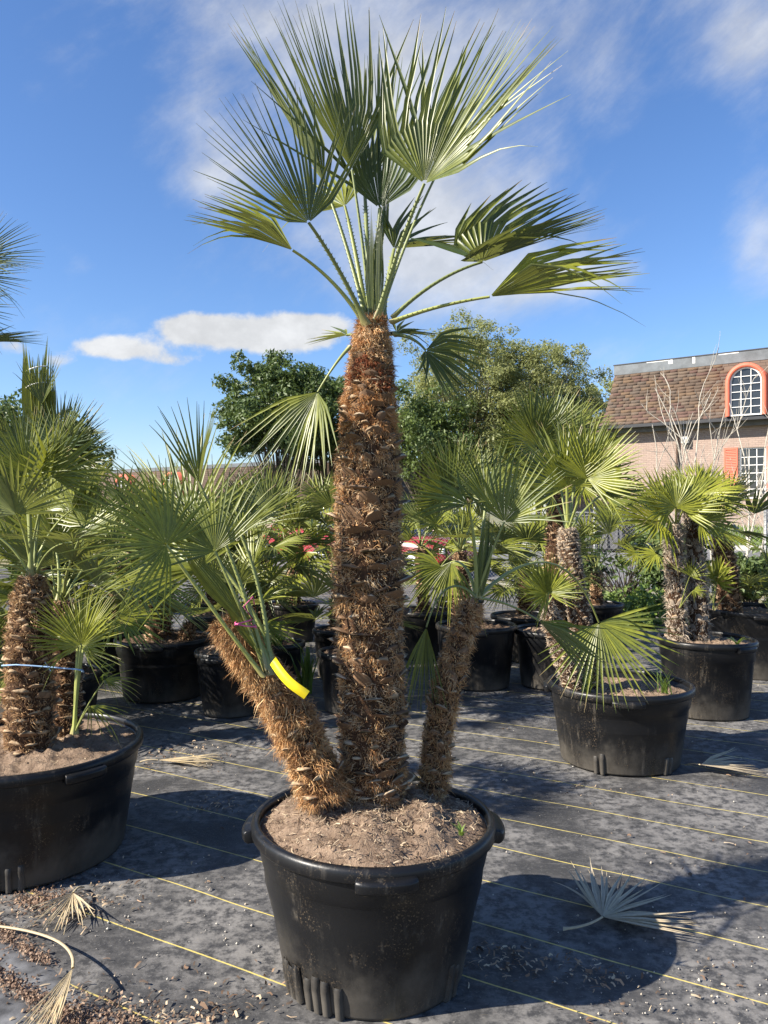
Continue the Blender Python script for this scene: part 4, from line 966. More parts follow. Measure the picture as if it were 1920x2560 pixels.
    trunk(p, root, [px(460, 1612, 6.5), px(468, 1580, 6.5), px(478, 1555, 6.5)], [.055, .05, .03], boot=(.05, .014, .05), rows=.04, per=6, ang=50, fibres=900, fcol=BROWN, seg=12, fw=.002)
    frond(p, root, px(325, 1610, 6.35), px(318, 1560, 6.33), px(310, 1515, 6.32), (.1, -1, .1), spread=90, fold=.5, tint=.4, nseg=12, droop=.02, r0=.005, r1=.004)
    pot('nursery_pot', 'slim ribbed black pot beneath the left leaning trunk', -1.163, 6.0, .27, .215, .48, ridges=3, seed=19, soilh=.015, mound=.05, handles=(-110,), litter=500)
    p, root = simple_palm('low palm with a short brown trunk in the slim ribbed pot', np.array([-1.163, 6.0, .47]), [np.array([-1.15, 6.0, .47]), np.array([-1.13, 6.0, .62]), np.array([-1.12, 6.0, .72])], [.08, .075, .045],
        [dict(top=np.array([-1.12, 6.0, .70]), n=11, petL=.40, R=.40, tint=.45, el0=80, el1=5, nseg=24)], fibres=1800, fw=.002)
    pot('nursery_pot', 'black pot with glossy side behind the wide shaded pot', -1.67, 7.9, .29, .24, .50, seed=20, soilh=.02, mound=.04, litter=200)
    simple_palm('grey-green palm in the glossy-sided pot', np.array([-1.67, 7.9, .48]), [np.array([-1.67, 7.9, .46]), np.array([-1.65, 7.9, .66]), np.array([-1.65, 7.9, .78])], [.085, .08, .045],
        [dict(top=np.array([-1.65, 7.9, .78]), n=14, petL=.48, R=.45, tint=.35, el0=80, el1=0, nseg=22)], fibres=1200, fw=.003)
    pot('nursery_pot', 'narrow black pot left of the wide shaded pot, by green weeds', -2.62, 7.7, .30, .25, .50, seed=21, soilh=.03, soil='darksoil', litter=150)
    simple_palm('palm with straw-coloured hanging fronds left of the wide shaded pot', np.array([-2.62, 7.7, .47]), [np.array([-2.62, 7.7, .45]), np.array([-2.62, 7.7, .80]), np.array([-2.62, 7.7, 1.0])], [.08, .075, .045],
        [dict(top=np.array([-2.62, 7.7, 1.0]), n=16, petL=.48, R=.45, tint=.5, el0=80, el1=-25, nseg=22)], fibres=1500, fw=.003)
    pot('nursery_pot', 'dark pot with green sprouts right of the slim ribbed pot', -.95, 6.85, .25, .21, .40, seed=22, soilh=.03, soil='darksoil', litter=150)
    p, root = simple_palm('slender dark-trunked palm with rising bluish fans left of the tall main trunk', np.array([-1.0, 6.85, .36]), [np.array([-1.02, 6.85, .34]), px(647, 1522, 6.85), px(646, 1440, 6.85), px(645, 1388, 6.85)], [.085, .08, .075, .04],
        [dict(top=px(645, 1392, 6.85), n=16, petL=.45, R=.42, tint=.38, el0=82, el1=-20, nseg=26)], fibres=3500, fw=.002)
    for hp, tp, nn, ti in (((650, 1280, 6.8), (660, 1140, 6.8), (0, -1, .1), .42), ((690, 1300, 6.8), (760, 1230, 6.8), (-.3, -.8, .4), .3), ((600, 1300, 6.8), (560, 1190, 6.8), (.3, -.9, .2), .4)):
        frond(p, root, px(645, 1392, 6.85), px(*hp), px(*tp), nn, spread=190, fold=.4, tint=ti, nseg=32, droop=.04, r0=.009, r1=.005, join=.45)
    pot('nursery_pot', 'tall grey-lit slim pot touching the left edge of the tall trunk', -.28, 6.07, .225, .18, .46, seed=23, soilh=.03, soil='darksoil', litter=120)
    simple_palm('low bright-green palm in the grey-lit slim pot', np.array([-.28, 6.07, .43]), [np.array([-.28, 6.07, .41]), np.array([-.28, 6.07, .55]), np.array([-.28, 6.07, .62])], [.06, .055, .035],
        [dict(top=np.array([-.28, 6.07, .62]), n=10, petL=.42, R=.36, tint=.5, el0=80, el1=5, nseg=22)], fibres=900, fw=.002)
    pot('nursery_pot', 'small black pot behind the grey-lit slim pot', -.44, 7.35, .22, .18, .44, seed=24, soilh=.03, soil='darksoil', litter=100)
    simple_palm('palm with bluish fans rising behind the left edge of the tall trunk', np.array([-.44, 7.35, .41]), [np.array([-.44, 7.35, .39]), np.array([-.43, 7.35, .95]), np.array([-.42, 7.35, 1.25])], [.065, .06, .04],
        [dict(top=np.array([-.42, 7.35, 1.25]), n=14, petL=.40, R=.42, tint=.32, el0=80, el1=-15, nseg=24)], fibres=1800, fw=.003)
    # --- big dark palms at far left
    pot('nursery_pot', 'black pot of the very tall palm with tied-up top, far left', -3.35, 7.2, .40, .34, .52, seed=25, soilh=.03, soil='darksoil', litter=100)
    p, root = simple_palm('very tall dark palm whose top fronds are tied in an upright bundle', np.array([-3.15, 7.2, .49]), [np.array([-3.15, 7.2, .47]), np.array([-3.14, 7.2, 1.4]), px(97, 1120, 7.2)], [.12, .11, .07],
        [dict(top=px(97, 1120, 7.2), n=9, petL=.40, R=.46, tint=.12, el0=22, el1=-30, nseg=26, az0=1.0)], fibres=3000, fw=.003)
    for hp, tp, nn, ti in (((165, 1130, 7.1), (265, 1010, 7.1), (-.4, -.9, .2), .12), ((175, 1160, 7.0), (300, 1110, 7.0), (-.3, -.9, .4), .10), ((150, 1110, 7.0), (190, 975, 7.0), (-.3, -1, .1), .14), ((60, 1110, 7.1), (20, 1010, 7.1), (.3, -1, .1), .2)):
        frond(p, root, px(97, 1120, 7.2), px(*hp), px(*tp), nn, spread=230, fold=.35, tint=ti, nseg=36, droop=.03, r0=.010, r1=.006, join=.45)
    for k in range(6):                                   # bundle of tied fronds with blunt trimmed tips
        a = k * 2 * pi / 6; off = np.array([.035 * cos(a), .035 * sin(a), 0])
        spear(p, root, px(97, 1110, 7.15) + off, px(92 + 10 * cos(a), 840 + 22 * (k % 3), 7.15) + off * 2.2, .17, .72, 9)
    frond(p, root, px(97, 1110, 7.1), px(105, 1010, 7.05), px(150, 890, 7.05), (-.4, -.9, .1), spread=120, fold=.6, tint=.2, nseg=26, droop=.03)
    mb = MB()
    for zz in (925, 965):
        c = px(94, zz, 7.15); mb.tube([c + np.array([.095 * cos(q), .095 * sin(q), .03 * cos(q)]) for q in np.linspace(0, 2 * pi, 24)], .006, 5)
    tag(mb.build('string', M['white'], smooth=True), 'pale ties wound round the upright frond bundle of the very tall palm', 'string')
    pot('nursery_pot', 'black pot mostly outside the frame, left of the wide twine-bound pot', -2.95, 4.75, .40, .34, .5, seed=26, soilh=.04, litter=100)
    p, root = simple_palm('tall palm whose dark fan pokes in from the left edge of the view', np.array([-2.95, 4.75, .46]), [np.array([-2.95, 4.75, .44]), np.array([-2.93, 4.75, 1.4]), np.array([-2.9, 4.75, 2.35])], [.11, .105, .06],
        [dict(top=np.array([-2.9, 4.75, 2.35]), n=8, petL=.5, R=.45, tint=.2, el0=82, el1=30, nseg=28, az0=2.0)], fibres=2500, fw=.002)
    for hp, tp, nn, ti in (((-60, 650, 4.7), (112, 655, 4.7), (0, -.8, .5), .12), ((-70, 690, 4.6), (70, 735, 4.6), (0, -.9, .4), .10), ((-100, 770, 4.7), (25, 840, 4.7), (.1, -.9, .3), .2)):
        frond(p, root, np.array([-2.9, 4.75, 2.35]), px(*hp), px(*tp), nn, spread=170, fold=.4, tint=ti, nseg=36, droop=.03, r0=.011, r1=.007)
    fill = [(-3.9, 8.9, 'round dark palm left of the very tall tied palm', .15, 1.3, .55), (-3.0, 9.3, 'dense deep-green palm behind the very tall tied palm', .25, 1.2, .55), (-2.1, 9.6, 'olive palm in the back row behind the glossy-sided pot', .45, .9, .48),
            (-1.1, 9.4, 'bright palm in the back row behind the slender dark trunk', .55, .95, .46), (-.2, 9.6, 'back-row palm with narrow fans behind the small black pot', .4, 1.1, .46), (.95, 9.9, 'back-row palm with pale fans beside the red car', .5, .9, .42),
            (2.0, 9.6, 'back-row palm with deep shade under its fans, left of the fence pot', .3, .85, .42), (-2.25, 5.35, 'yellow-green palm crowded behind the wide twine-bound pot', .62, .85, .40), (-2.7, 6.0, 'shaggy palm with a straw skirt between the left pots', .5, 1.05, .46)]
    for i, (x, y, lab, ti, h, R) in enumerate(fill):
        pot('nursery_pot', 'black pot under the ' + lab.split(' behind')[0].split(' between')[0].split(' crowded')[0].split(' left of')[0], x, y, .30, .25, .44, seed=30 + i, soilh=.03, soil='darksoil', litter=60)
        simple_palm(lab, np.array([x, y, .41]), [np.array([x, y, .39]), np.array([x + .02, y, .41 + (h - .41) * .6]), np.array([x + .02, y, h])], [.08, .075, .045],
            [dict(top=np.array([x + .02, y, h]), n=16, petL=.45, R=R, tint=ti, el0=82, el1=-22, nseg=22)], fibres=1200, fw=.003)
other_palms()

# ================================================================== fallen fronds and ground litter
def gp(x, y, z=0.0):
    Y = (CAMH - z) * FPX / (y - CY); return np.array([(x - CX) / FPX * Y, Y, z])
def fallen(label, stalk, hub, tip, spread, nseg, fold=.15, tint=.5, curve=None, lift=.03, collapse=0.0, R=None):
    hub = gp(*hub, lift); tip_ = gp(*tip, .02); stalk = gp(*stalk, .012)
    t = thing('fallen_frond', label, 'palm frond', (hub[0], hub[1], 0)); root = np.array([hub[0], hub[1], 0])
    b = fan_blade('blade', hub, tip_ - hub, (0.05, -.1, 1), np.linalg.norm(tip_ - hub), t, root, nseg=nseg, spread=spread, fold=fold, droop=.02, join=.42, tint=tint, mat=M['dry'], jitter=2.0, wscale=1.25, broken=0, collapse=collapse)
    ctrl = gp(*curve, .03) if curve else (stalk + hub) / 2 + np.array([0, 0, .015])
    petiole('stalk', stalk, ctrl, hub, .006, .0045, t, root, tint=.5, dry=True, n=18)
fallen('pale dry fan frond lying on the cloth in the big pot shadow', (1408, 2322), (1506, 2292), (1640, 2228), 150, 30, tint=.25, curve=(1470, 2318), lift=.035)
fallen('grey dry frond lying right of the low weedy pot', (1715, 1912), (1752, 1912), (1900, 1917), 70, 22, tint=.15, lift=.05)
fallen('short brown broken frond lying below the wide twine-bound pot', (205, 2218), (183, 2232), (135, 2325), 85, 24, tint=.45, lift=.05)
fallen('long straw frond with hooked stalk lying on the folded cloth', (-60, 2310), (182, 2420), (80, 2610), 34, 26, tint=.75, curve=(200, 2330), lift=.10)
fallen('thin straw frond lying in the sunlit gap behind the big pot', (350, 1905), (395, 1900), (545, 1905), 30, 14, tint=.8, lift=.02)

def litter():
    r = np.random.default_rng(21)
    pots_xy = [(o.location.x, o.location.y) for o in bpy.data.objects if o.name.startswith('nursery_pot') and o.type == 'EMPTY']
    def free(P, m=.30):
        k = np.ones(len(P), bool)
        for x, y in pots_xy: k &= (P[:, 0] - x) ** 2 + (P[:, 1] - y) ** 2 > m ** 2
        return P[k]
    def spread_pts(n, x0, x1, y0, y1, clump, sig):
        c = np.stack([r.uniform(x0, x1, clump), r.uniform(y0, y1, clump)], 1)
        P = c[r.integers(0, clump, n)] + r.normal(0, sig, (n, 2)); return P
    # wood chips
    P = np.concatenate([spread_pts(260, -2.2, 3.2, 1.9, 6, 90, .05), np.stack([r.uniform(-2.4, 3.6, 300), r.uniform(1.8, 7, 300)], 1)])
    piles = [((1260, 2400), .06, 240), ((1470, 2440), .05, 160), ((170, 2270), .09, 420), ((540, 2010), .07, 220), ((420, 1890), .16, 420), ((480, 2545), .05, 160), ((250, 2545), .12, 500), ((1800, 2450), .07, 40), ((1600, 2560), .10, 90), ((640, 2500), .07, 120), ((300, 1800), .3, 200)]
    for (x, y), s, n in piles: P = np.concatenate([P, gp(x, y)[:2] + r.normal(0, s, (n // 2, 2)) * [1.4, 1]])
    P = free(P)
    scatter_bits('wood_chips', np.column_stack([P, np.full(len(P), .006)]), r, None, (.008, .042), (.002, .007), pal=[(0.36, 0.24, 0.15), (0.22, 0.14, 0.09), (0.50, 0.37, 0.24), (0.11, 0.08, 0.06), (0.58, 0.46, 0.31)], flat=.12)['label'] = 'brown wood chips and leaf crumbs scattered on the cloth'
    crumbs = []
    for a, b, w, n in (((-160, 2225), (118, 2412), .020, 1500), ((-160, 2345), (215, 2580), .022, 1700), ((150, 2262), (60, 2250), .05, 700), ((150, 2540), (330, 2570), .05, 700)):
        a, b = gp(*a), gp(*b); u = r.random(n)[:, None]; crumbs.append((a * (1 - u) + b * u)[:, :2] + r.normal(0, w, (n, 2)) * (.6 + .7 * np.sin(u * 23) ** 2))
    P2 = free(np.concatenate(crumbs), .44)
    scatter_bits('soil_crumbs', np.column_stack([P2, r.uniform(.003, .013, len(P2))]), r, None, (.004, .016), (.002, .008), pal=[(0.30, 0.20, 0.135), (0.22, 0.14, 0.095), (0.38, 0.27, 0.19), (0.16, 0.105, 0.075)], flat=.3)['label'] = 'reddish soil crumbs spilled along the folded cloth edge'
    # small pale gravel
    P = free(np.concatenate([np.stack([r.uniform(-2.4, 3.6, 900), r.uniform(1.8, 7.5, 900)], 1), gp(1750, 2420)[:2] + r.normal(0, .3, (160, 2)), gp(400, 2300)[:2] + r.normal(0, .28, (160, 2)), gp(1750, 2540)[:2] + r.normal(0, .2, (120, 2))]))
    P = P[r.random(len(P)) < .6]; n = len(P); s = np.exp(r.normal(-5.9, .42, n)); oct_ = np.array([(1, 0, 0), (-1, 0, 0), (0, 1, 0), (0, -1, 0), (0, 0, 1), (0, 0, -1)], float)
    V = oct_[None] * s[:, None, None] * r.uniform(.6, 1.3, (n, 6, 1)) + np.column_stack([P, s * .5])[:, None]
    F = np.array([(0, 2, 4), (2, 1, 4), (1, 3, 4), (3, 0, 4), (2, 0, 5), (1, 2, 5), (3, 1, 5), (0, 3, 5)])
    F = (F[None] + (np.arange(n) * 6)[:, None, None]).reshape(-1, 3)
    c = np.array([(0.62, 0.58, 0.50), (0.45, 0.41, 0.36), (0.55, 0.47, 0.36)])[r.integers(0, 3, n)]
    o = obj('gravel', mesh_np('gravel', V.reshape(-1, 3), [F], col=np.repeat(c[:, None], 6, 1).reshape(-1, 3), mats=[M['attr']]), kind='stuff'); o['label'] = 'tiny pale gravel scattered on the cloth'
    # soil ridges and folded cloth edge, bottom left
    def ridge(name, a, b, w, h, mat, seed, kind='structure', n=60, k=9):
        a = gp(*a); b = gp(*b); d = unit(b - a); s = np.array([-d[1], d[0], 0]); V = []
        for i in range(n):
            u = i / (n - 1); c = a * (1 - u) + b * u
            for j in range(k):
                q = j / (k - 1) * 2 - 1; V.append(c + s * q * w * (1 + .25 * sin(9 * u + seed)) + np.array([0, 0, h * (1 - q * q) ** .8 - .004]))
        V = np.array(V); V[:, 2] += (1 - 0) * h * .6 * fnoise(V[:, :2], 70 if 'soil' in name else 9, seed) * (V[:, 2] > 0)
        F = np.array([(i * k + j, i * k + j + 1, (i + 1) * k + j + 1, (i + 1) * k + j) for i in range(n - 1) for j in range(k - 1)])
        return obj(name, mesh_np(name, V, [F], smooth=True, mats=[mat]), kind=kind)
    ridge('cloth_fold', (-150, 2282), (330, 2600), .055, .009, M['cloth_plain'], 4)
    ridge('cloth_fold', (-150, 2420), (130, 2610), .05, .008, M['cloth_plain'], 9)
litter()

def small_plants():
    def tuft(name, label, loc, n, h, w, tint, spread=.5, cat='weed', mat='weed'):
        r = np.random.default_rng(int(rng.integers(1 << 30))); V = []; col = []; F = []
        for i in range(n):
            az = r.uniform(0, 2 * pi); L = h * r.uniform(.5, 1.1); sp = spread * r.uniform(.2, 1.2); b = r.normal(0, .002 if n < 15 else .02 if n < 150 else .12, 2); rr = r.random()
            d = np.array([cos(az), sin(az)]); s = np.array([-d[1], d[0], 0])
            for k, t in enumerate((0, .35, .7, 1)):
                c = np.array([b[0] + d[0] * sp * L * t ** 1.6, b[1] + d[1] * sp * L * t ** 1.6, L * (t - .25 * sp * t ** 2.5)]); hw = w * (1 - t ** 2) * .5 + .0003
                V += [c - s * hw, c + s * hw]; col += [(t * .8, rr, tint, 1)] * 2
            q = i * 8; F += [(q, q + 1, q + 3, q + 2), (q + 2, q + 3, q + 5, q + 4), (q + 4, q + 5, q + 7, q + 6)]
        o = obj(name, mesh_np(name, V, [np.array(F)], col=np.array(col), mats=[M[mat]])); o.location = tuple(loc); tag(o, label, cat); return o
    tuft('weed', 'grassy green weed sprouting at the left rim of the low dusty pot', (1.20, 4.72, .43), 46, .22, .006, .6, .9)
    tuft('weed', 'pale weed sprouting at the right rim of the low dusty pot', (1.70, 4.74, .43), 22, .16, .008, .4, .8)
    tuft('weed', 'tiny bright seedling at the right edge of the big tan soil', (.235, 2.37, .545), 9, .045, .010, .95, 1.2)
    tuft('weed', 'small leafy seedling in the squarish pot with straw litter', (2.64, 5.86, .53), 9, .10, .022, .8, 1.3)
    tuft('weed', 'leafy green sprouts in the pot right of the slim ribbed pot', (-.92, 6.66, .375), 26, .22, .028, .5, .7)
    tuft('weed', 'tall leafy weed standing on the cloth left of the grey-lit slim pot', (-.66, 6.60, 0), 40, .42, .030, .5, .35)
    for x, y, lb in ((-2.75, 6.95, 'sunlit patch of bright green weeds between the left pots'),):
        o = tuft('weed', lb, (x, y, 0), 200, .24, .02, .75, 1.6)
small_plants()

# ================================================================== fence, shrubs, street, cars
def fence():
    a = np.array(sv2xy(-34, 14.45)); b = np.array(sv2xy(9, 14.45)); d = (b - a); Lf = np.linalg.norm(d); d /= Lf; H = 1.55
    t = thing('chain_link_fence', 'rusty chain-link fence running between the pots and the street', 'fence', (a[0], a[1], 0), atan2(d[1], d[0]))
    mb = MB()
    step = .085; V = []; F = []; w = .0022
    for sg, oy in ((1, -.002), (-1, .002)):
        for i in range(int((Lf + H) / step) + 1):
            x0 = i * step - (H if sg > 0 else 0); xa, xb = (x0, x0 + H) if sg > 0 else (x0 + 0, x0 - H)
            za, zb = 0.03, H
            if max(xa, xb) < 0 or min(xa, xb) > Lf: continue
            pa = np.array([xa, oy, za]); pb = np.array([xb, oy, zb])
            for q, (p_, lim) in enumerate(()): pass
            q0 = len(V); nx = np.array([w * .7, 0, -w * .7 * sg])
            for p_ in (pa, pb):
                V += [p_ - nx, p_ + np.array([0, -w, 0]), p_ + nx, p_ + np.array([0, w, 0])]
            F += [(q0 + j, q0 + (j + 1) % 4, q0 + 4 + (j + 1) % 4, q0 + 4 + j) for j in range(4)]
    obj('wire_mesh', mesh_np('wire_mesh', V, [np.array(F)], mats=[M['galv']]), t, kind='stuff')
    for zz in (.05, H - .02):
        m2 = MB(); m2.tube([(0, 0, zz), (Lf, 0, zz)], .004, 6); m2.build('tension_wire', M['galv'], t)
    for k in range(int(Lf / 3) + 1):
        m2 = MB(); m2.tube([(k * 3.0 + .6, .03, -.1), (k * 3.0 + .6, .03, H + .06)], .028, 10); m2.tube([(k * 3.0 + .6, .03, H + .05), (k * 3.0 + .6, .03, H + .085)], [.032, .012], 10)
        m2.build('post', M['galv'], t, smooth=True)
fence()

def leaf_cloud(name, centers, radii, n, size, mat, parent, root, tint=.4, shell=.75, seed=1, flat=.75):
    r = np.random.default_rng(seed); centers = np.asarray(centers); radii = np.asarray(radii); w = radii ** 2; w = w / w.sum()
    k = r.choice(len(centers), n, p=w); d = r.normal(size=(n, 3)); d /= np.linalg.norm(d, axis=1)[:, None]
    rad = radii[k] * np.where(r.random(n) < shell, r.uniform(.72, 1.08, n), r.uniform(0, .75, n))
    c = centers[k] + d * rad[:, None] * [1, 1, flat]
    nn = d * .6 + r.normal(0, .7, (n, 3)) + [0, 0, .4]; nn /= np.linalg.norm(nn, axis=1)[:, None]
    u = np.cross(nn, r.normal(size=(n, 3))); u /= np.linalg.norm(u, axis=1)[:, None]; v = np.cross(nn, u)
    s = size * r.uniform(.5, 1.35, n)[:, None]
    V = np.stack([c - u * s, c + v * s * .42 + nn * s * .12, c + u * s, c - v * s * .42 + nn * s * .12], 1)
    i = np.arange(n) * 4; F = np.concatenate([np.stack([i, i + 1, i + 2], 1), np.stack([i, i + 2, i + 3], 1)])
    col = np.zeros((n, 4, 4)); col[..., 0] = .4; col[..., 1] = r.random(n)[:, None]; col[..., 2] = np.clip(tint + r.normal(0, .18, len(centers))[k], 0, 1)[:, None]; col[..., 3] = 1
    return obj(name, mesh_np(name, V.reshape(-1, 3) - root, [F], col=col.reshape(-1, 4), mats=[M[mat]]), parent)

def tree(label, x, y, h, spread, n, mat, tint, seed, trunk_h, size=.11, nb=60, shape='round', airy=0.0, group=None):
    r = np.random.default_rng(seed); z0 = float(terr(x, y)) - .05; root = np.array([x, y, z0])
    t = thing('tree', label, 'tree', root, 0, group); mb = MB(); ends = []
    mb.tube([(0, 0, 0), (.08, .05, trunk_h * .5), (.0, 0, trunk_h)], [.26, .2, .16], 10)
    for i in range(nb):
        u = (i + .5) / nb; az = i * 2.4 + r.normal(0, .3)
        if shape == 'round': el = math.acos(1 - u * 1.25)
        else: el = math.acos(1 - u * 1.05)
        rr = r.uniform(.55, 1.0)
        hz = (h - trunk_h) / 2; c = np.array([0, 0, trunk_h + hz * .95])
        e = c + np.array([sin(el) * cos(az) * spread * rr, sin(el) * sin(az) * spread * rr, cos(el) * hz * rr])
        e += r.normal(0, .25, 3); ends.append(e)
        s = np.array([0, 0, trunk_h * r.uniform(.7, 1.05)]); m = (s + e) / 2 + r.normal(0, .25, 3) + [0, 0, .2]
        P = bez(s, m, e, 7); mb.tube(P, list(np.linspace(.05, .008, 7)), 5, caps=False)
    mb.build('trunk', M['tree_bark'], t, smooth=True)
    cs = []; rs = []
    for e in ends:
        for q in range(4):
            cs.append(e + r.normal(0, .42, 3) * [1, 1, .7]); rs.append(r.uniform(.22, .62) * (1 - airy * .4))
    leaf_cloud('crown', np.array(cs) + root, rs, n, size, mat, t, root, tint, seed=seed, shell=.6)
    return t
tree('dense dark green oak left of the tall trunk, in front of the low brown roof', *px(705, 0, 36)[:2], 8.9, 2.35, 38000, 'tree_leaf', .28, 3, 1.1, .105, 64)
tree('dark green oak crown seen tight behind the left side of the tall trunk', *px(820, 0, 38)[:2], 8.3, 2.0, 20000, 'tree_leaf', .32, 4, 1.2, .105, 40)
tree('feathery pale green tree rising right of the tall trunk', *px(1170, 0, 36)[:2], 9.9, 3.0, 44000, 'tree_leaf2', .5, 5, 2.2, .065, 110, airy=.3)
tree('broad pale green tree whose crown reaches toward the brick building', *px(1345, 0, 37)[:2], 9.3, 2.7, 40000, 'tree_leaf2', .46, 6, 2.0, .065, 100, airy=.3)
tree('distant yellow-green tree behind the brick building roof edge', *px(1500, 0, 58)[:2], 10.9, 3.0, 12000, 'tree_leaf2', .62, 7, 3, .13, 40)
tree('low bushy green tree filling the gap under the pale feathery tree', *px(1060, 0, 33)[:2], 6.2, 2.2, 22000, 'tree_leaf', .85, 8, 1.0, .09, 50)
tree('rounded green tree low between the feathery tree and the brick building', *px(1290, 0, 34)[:2], 5.6, 2.6, 18000, 'tree_leaf2', .25, 9, .9, .09, 50)
tree('bushy dark tree at the far left behind the tied palm', *px(60, 0, 26)[:2], 5.3, 2.4, 18000, 'tree_leaf', .25, 10, 1.2, .10, 50)

def shrubs():
    def shrub(label, x, y, h, w, n, tint, seed, size=.055, twigs=26, mat='tree_leaf', fl=0):
        r = np.random.default_rng(seed); z0 = float(terr(x, y)); root = np.array([x, y, z0]); t = thing('shrub', label, 'shrub', root)
        mb = MB(); cs = []; rs = []
        for i in range(twigs):
            az = r.uniform(0, 2 * pi); e = np.array([cos(az) * w * r.uniform(.2, 1), sin(az) * w * .6 * r.uniform(.2, 1), h * r.uniform(.3, 1)])
            mb.tube(bez(np.array([r.normal(0, .06), r.normal(0, .06), 0]), e * [.3, .3, .6] + r.normal(0, .1, 3), e, 7), list(np.linspace(.011, .003, 7)), 5, caps=False)
            cs += [e + r.normal(0, .09, 3), e * .8 + r.normal(0, .1, 3)]; rs += [r.uniform(.08, .2)] * 2
        mb.build('stems', M['twig'], t, smooth=True)
        if n: leaf_cloud('foliage', np.array(cs) + root, rs, n, size, mat, t, root, tint, seed=seed)
        if fl: leaf_cloud('blossom', np.array(cs)[::3] + root, np.array(rs)[::3], fl, .03, 'pink', t, root, seed=seed + 1)
    p = px(1660, 0, 11.6); shrub('dark leafy shrub by the fence, left of the two shaggy trunks', p[0], p[1], 1.25, .55, 4200, .35, 41)
    p = px(1560, 0, 11.9); shrub('tangle of bare dark twigs against the fence', p[0], p[1], 1.05, 1.0, 420, .3, 42, twigs=70)
    p = px(1600, 0, 10.6); shrub('low bright green weedy bush at the foot of the fence', p[0], p[1], .42, .5, 1500, .8, 43, .05, mat='weed')
    p = px(1880, 0, 11.5); shrub('leafy green bush at the fence behind the tall black pot', p[0], p[1], .95, .7, 3600, .6, 44)
    p = px(575, 0, 13.0); shrub('pink-flowering bush beyond the back row of palms', p[0], p[1], 1.25, .5, 1500, .4, 45, fl=420)
    p = px(130, 0, 12.0); shrub('dark leafy bush at the far left behind the palms', p[0], p[1], 1.9, 1.3, 9000, .25, 46, .07, 60)
    p = px(1450, 0, 12.4); shrub('dark bush by the fence behind the rust-brown trunk', p[0], p[1], 1.2, .5, 3000, .3, 47)
shrubs()

def sapling():
    for k, (x, Y, h, lab, sd) in enumerate(((1660, 19, 3.9, 'pale leafless sapling left of the downspout', 1), (1745, 18.5, 5.1, 'tallest pale leafless sapling, in front of the shingles', 2), (1775, 18.3, 4.9, 'pale leafless sapling with a thick straight stem right of the wall lamp', 5), (1860, 18, 4.6, 'pale leafless sapling crossing the coral arched window', 3), (1905, 17.8, 4.2, 'slender pale leafless sapling in front of the lower window', 4))):
        r = np.random.default_rng(50 + sd); p = px(x, 0, Y); z0 = float(terr(p[0], p[1])) - .03; t = thing('bare_sapling', lab, 'sapling', (p[0], p[1], z0)); mb = MB(); br = MB()
        def grow(m, a, d, L, rad, depth):
            P = [a]; dd = d
            for i in range(6): dd = unit(dd + r.normal(0, .10, 3) + [0, 0, .05]); P.append(P[-1] + dd * L / 6)
            m.tube(P, list(np.linspace(rad, rad * .4, 7)), 5, caps=False)
            if depth:
                for q in range(5 if depth == 2 else 3):
                    i = int(r.integers(1, 6)); grow(br, P[i], unit(dd + r.normal(0, .5, 3) + [0, 0, .35]), L * r.uniform(.3, .5), rad * .5, depth - 1)
        for s in range(2): grow(mb, np.array([r.normal(0, .08), r.normal(0, .08), 0]), unit(np.array([r.normal(0, .10), r.normal(0, .1), 1])), (h - z0) * r.uniform(.78, .98), .026, 2)
        mb.build('stem', M['pale_bark'], t, smooth=True); br.build('branches', M['pale_bark'], t, smooth=True)
sapling()

def grass():
    r = np.random.default_rng(61); n = 14000; u = r.uniform(-16, 10, n); v = r.uniform(25.0, 31.0, n)
    P = np.array([sv2xy(a, b) for a, b in zip(u, v)]); z = np.array([float(terr(x, y)) for x, y in P]) - .04; az = r.uniform(0, 2 * pi, n); h = r.uniform(.10, .26, n)
    b = np.column_stack([P, z]); s = np.stack([np.cos(az), np.sin(az), 0 * az], 1) * .03
    tip = b + np.column_stack([r.normal(0, .06, (n, 2)), h])
    V = np.stack([b - s, b + s, tip], 1); col = np.zeros((n, 3, 4)); col[..., 0] = .4; col[..., 1] = r.random(n)[:, None]; col[..., 2] = .6; col[..., 3] = 1
    o = obj('grass', mesh_np('grass', V.reshape(-1, 3), [np.arange(n * 3).reshape(-1, 3)], col=col.reshape(-1, 4), mats=[M['weed']]), kind='stuff'); o['label'] = 'green grass verge across the street'
grass()

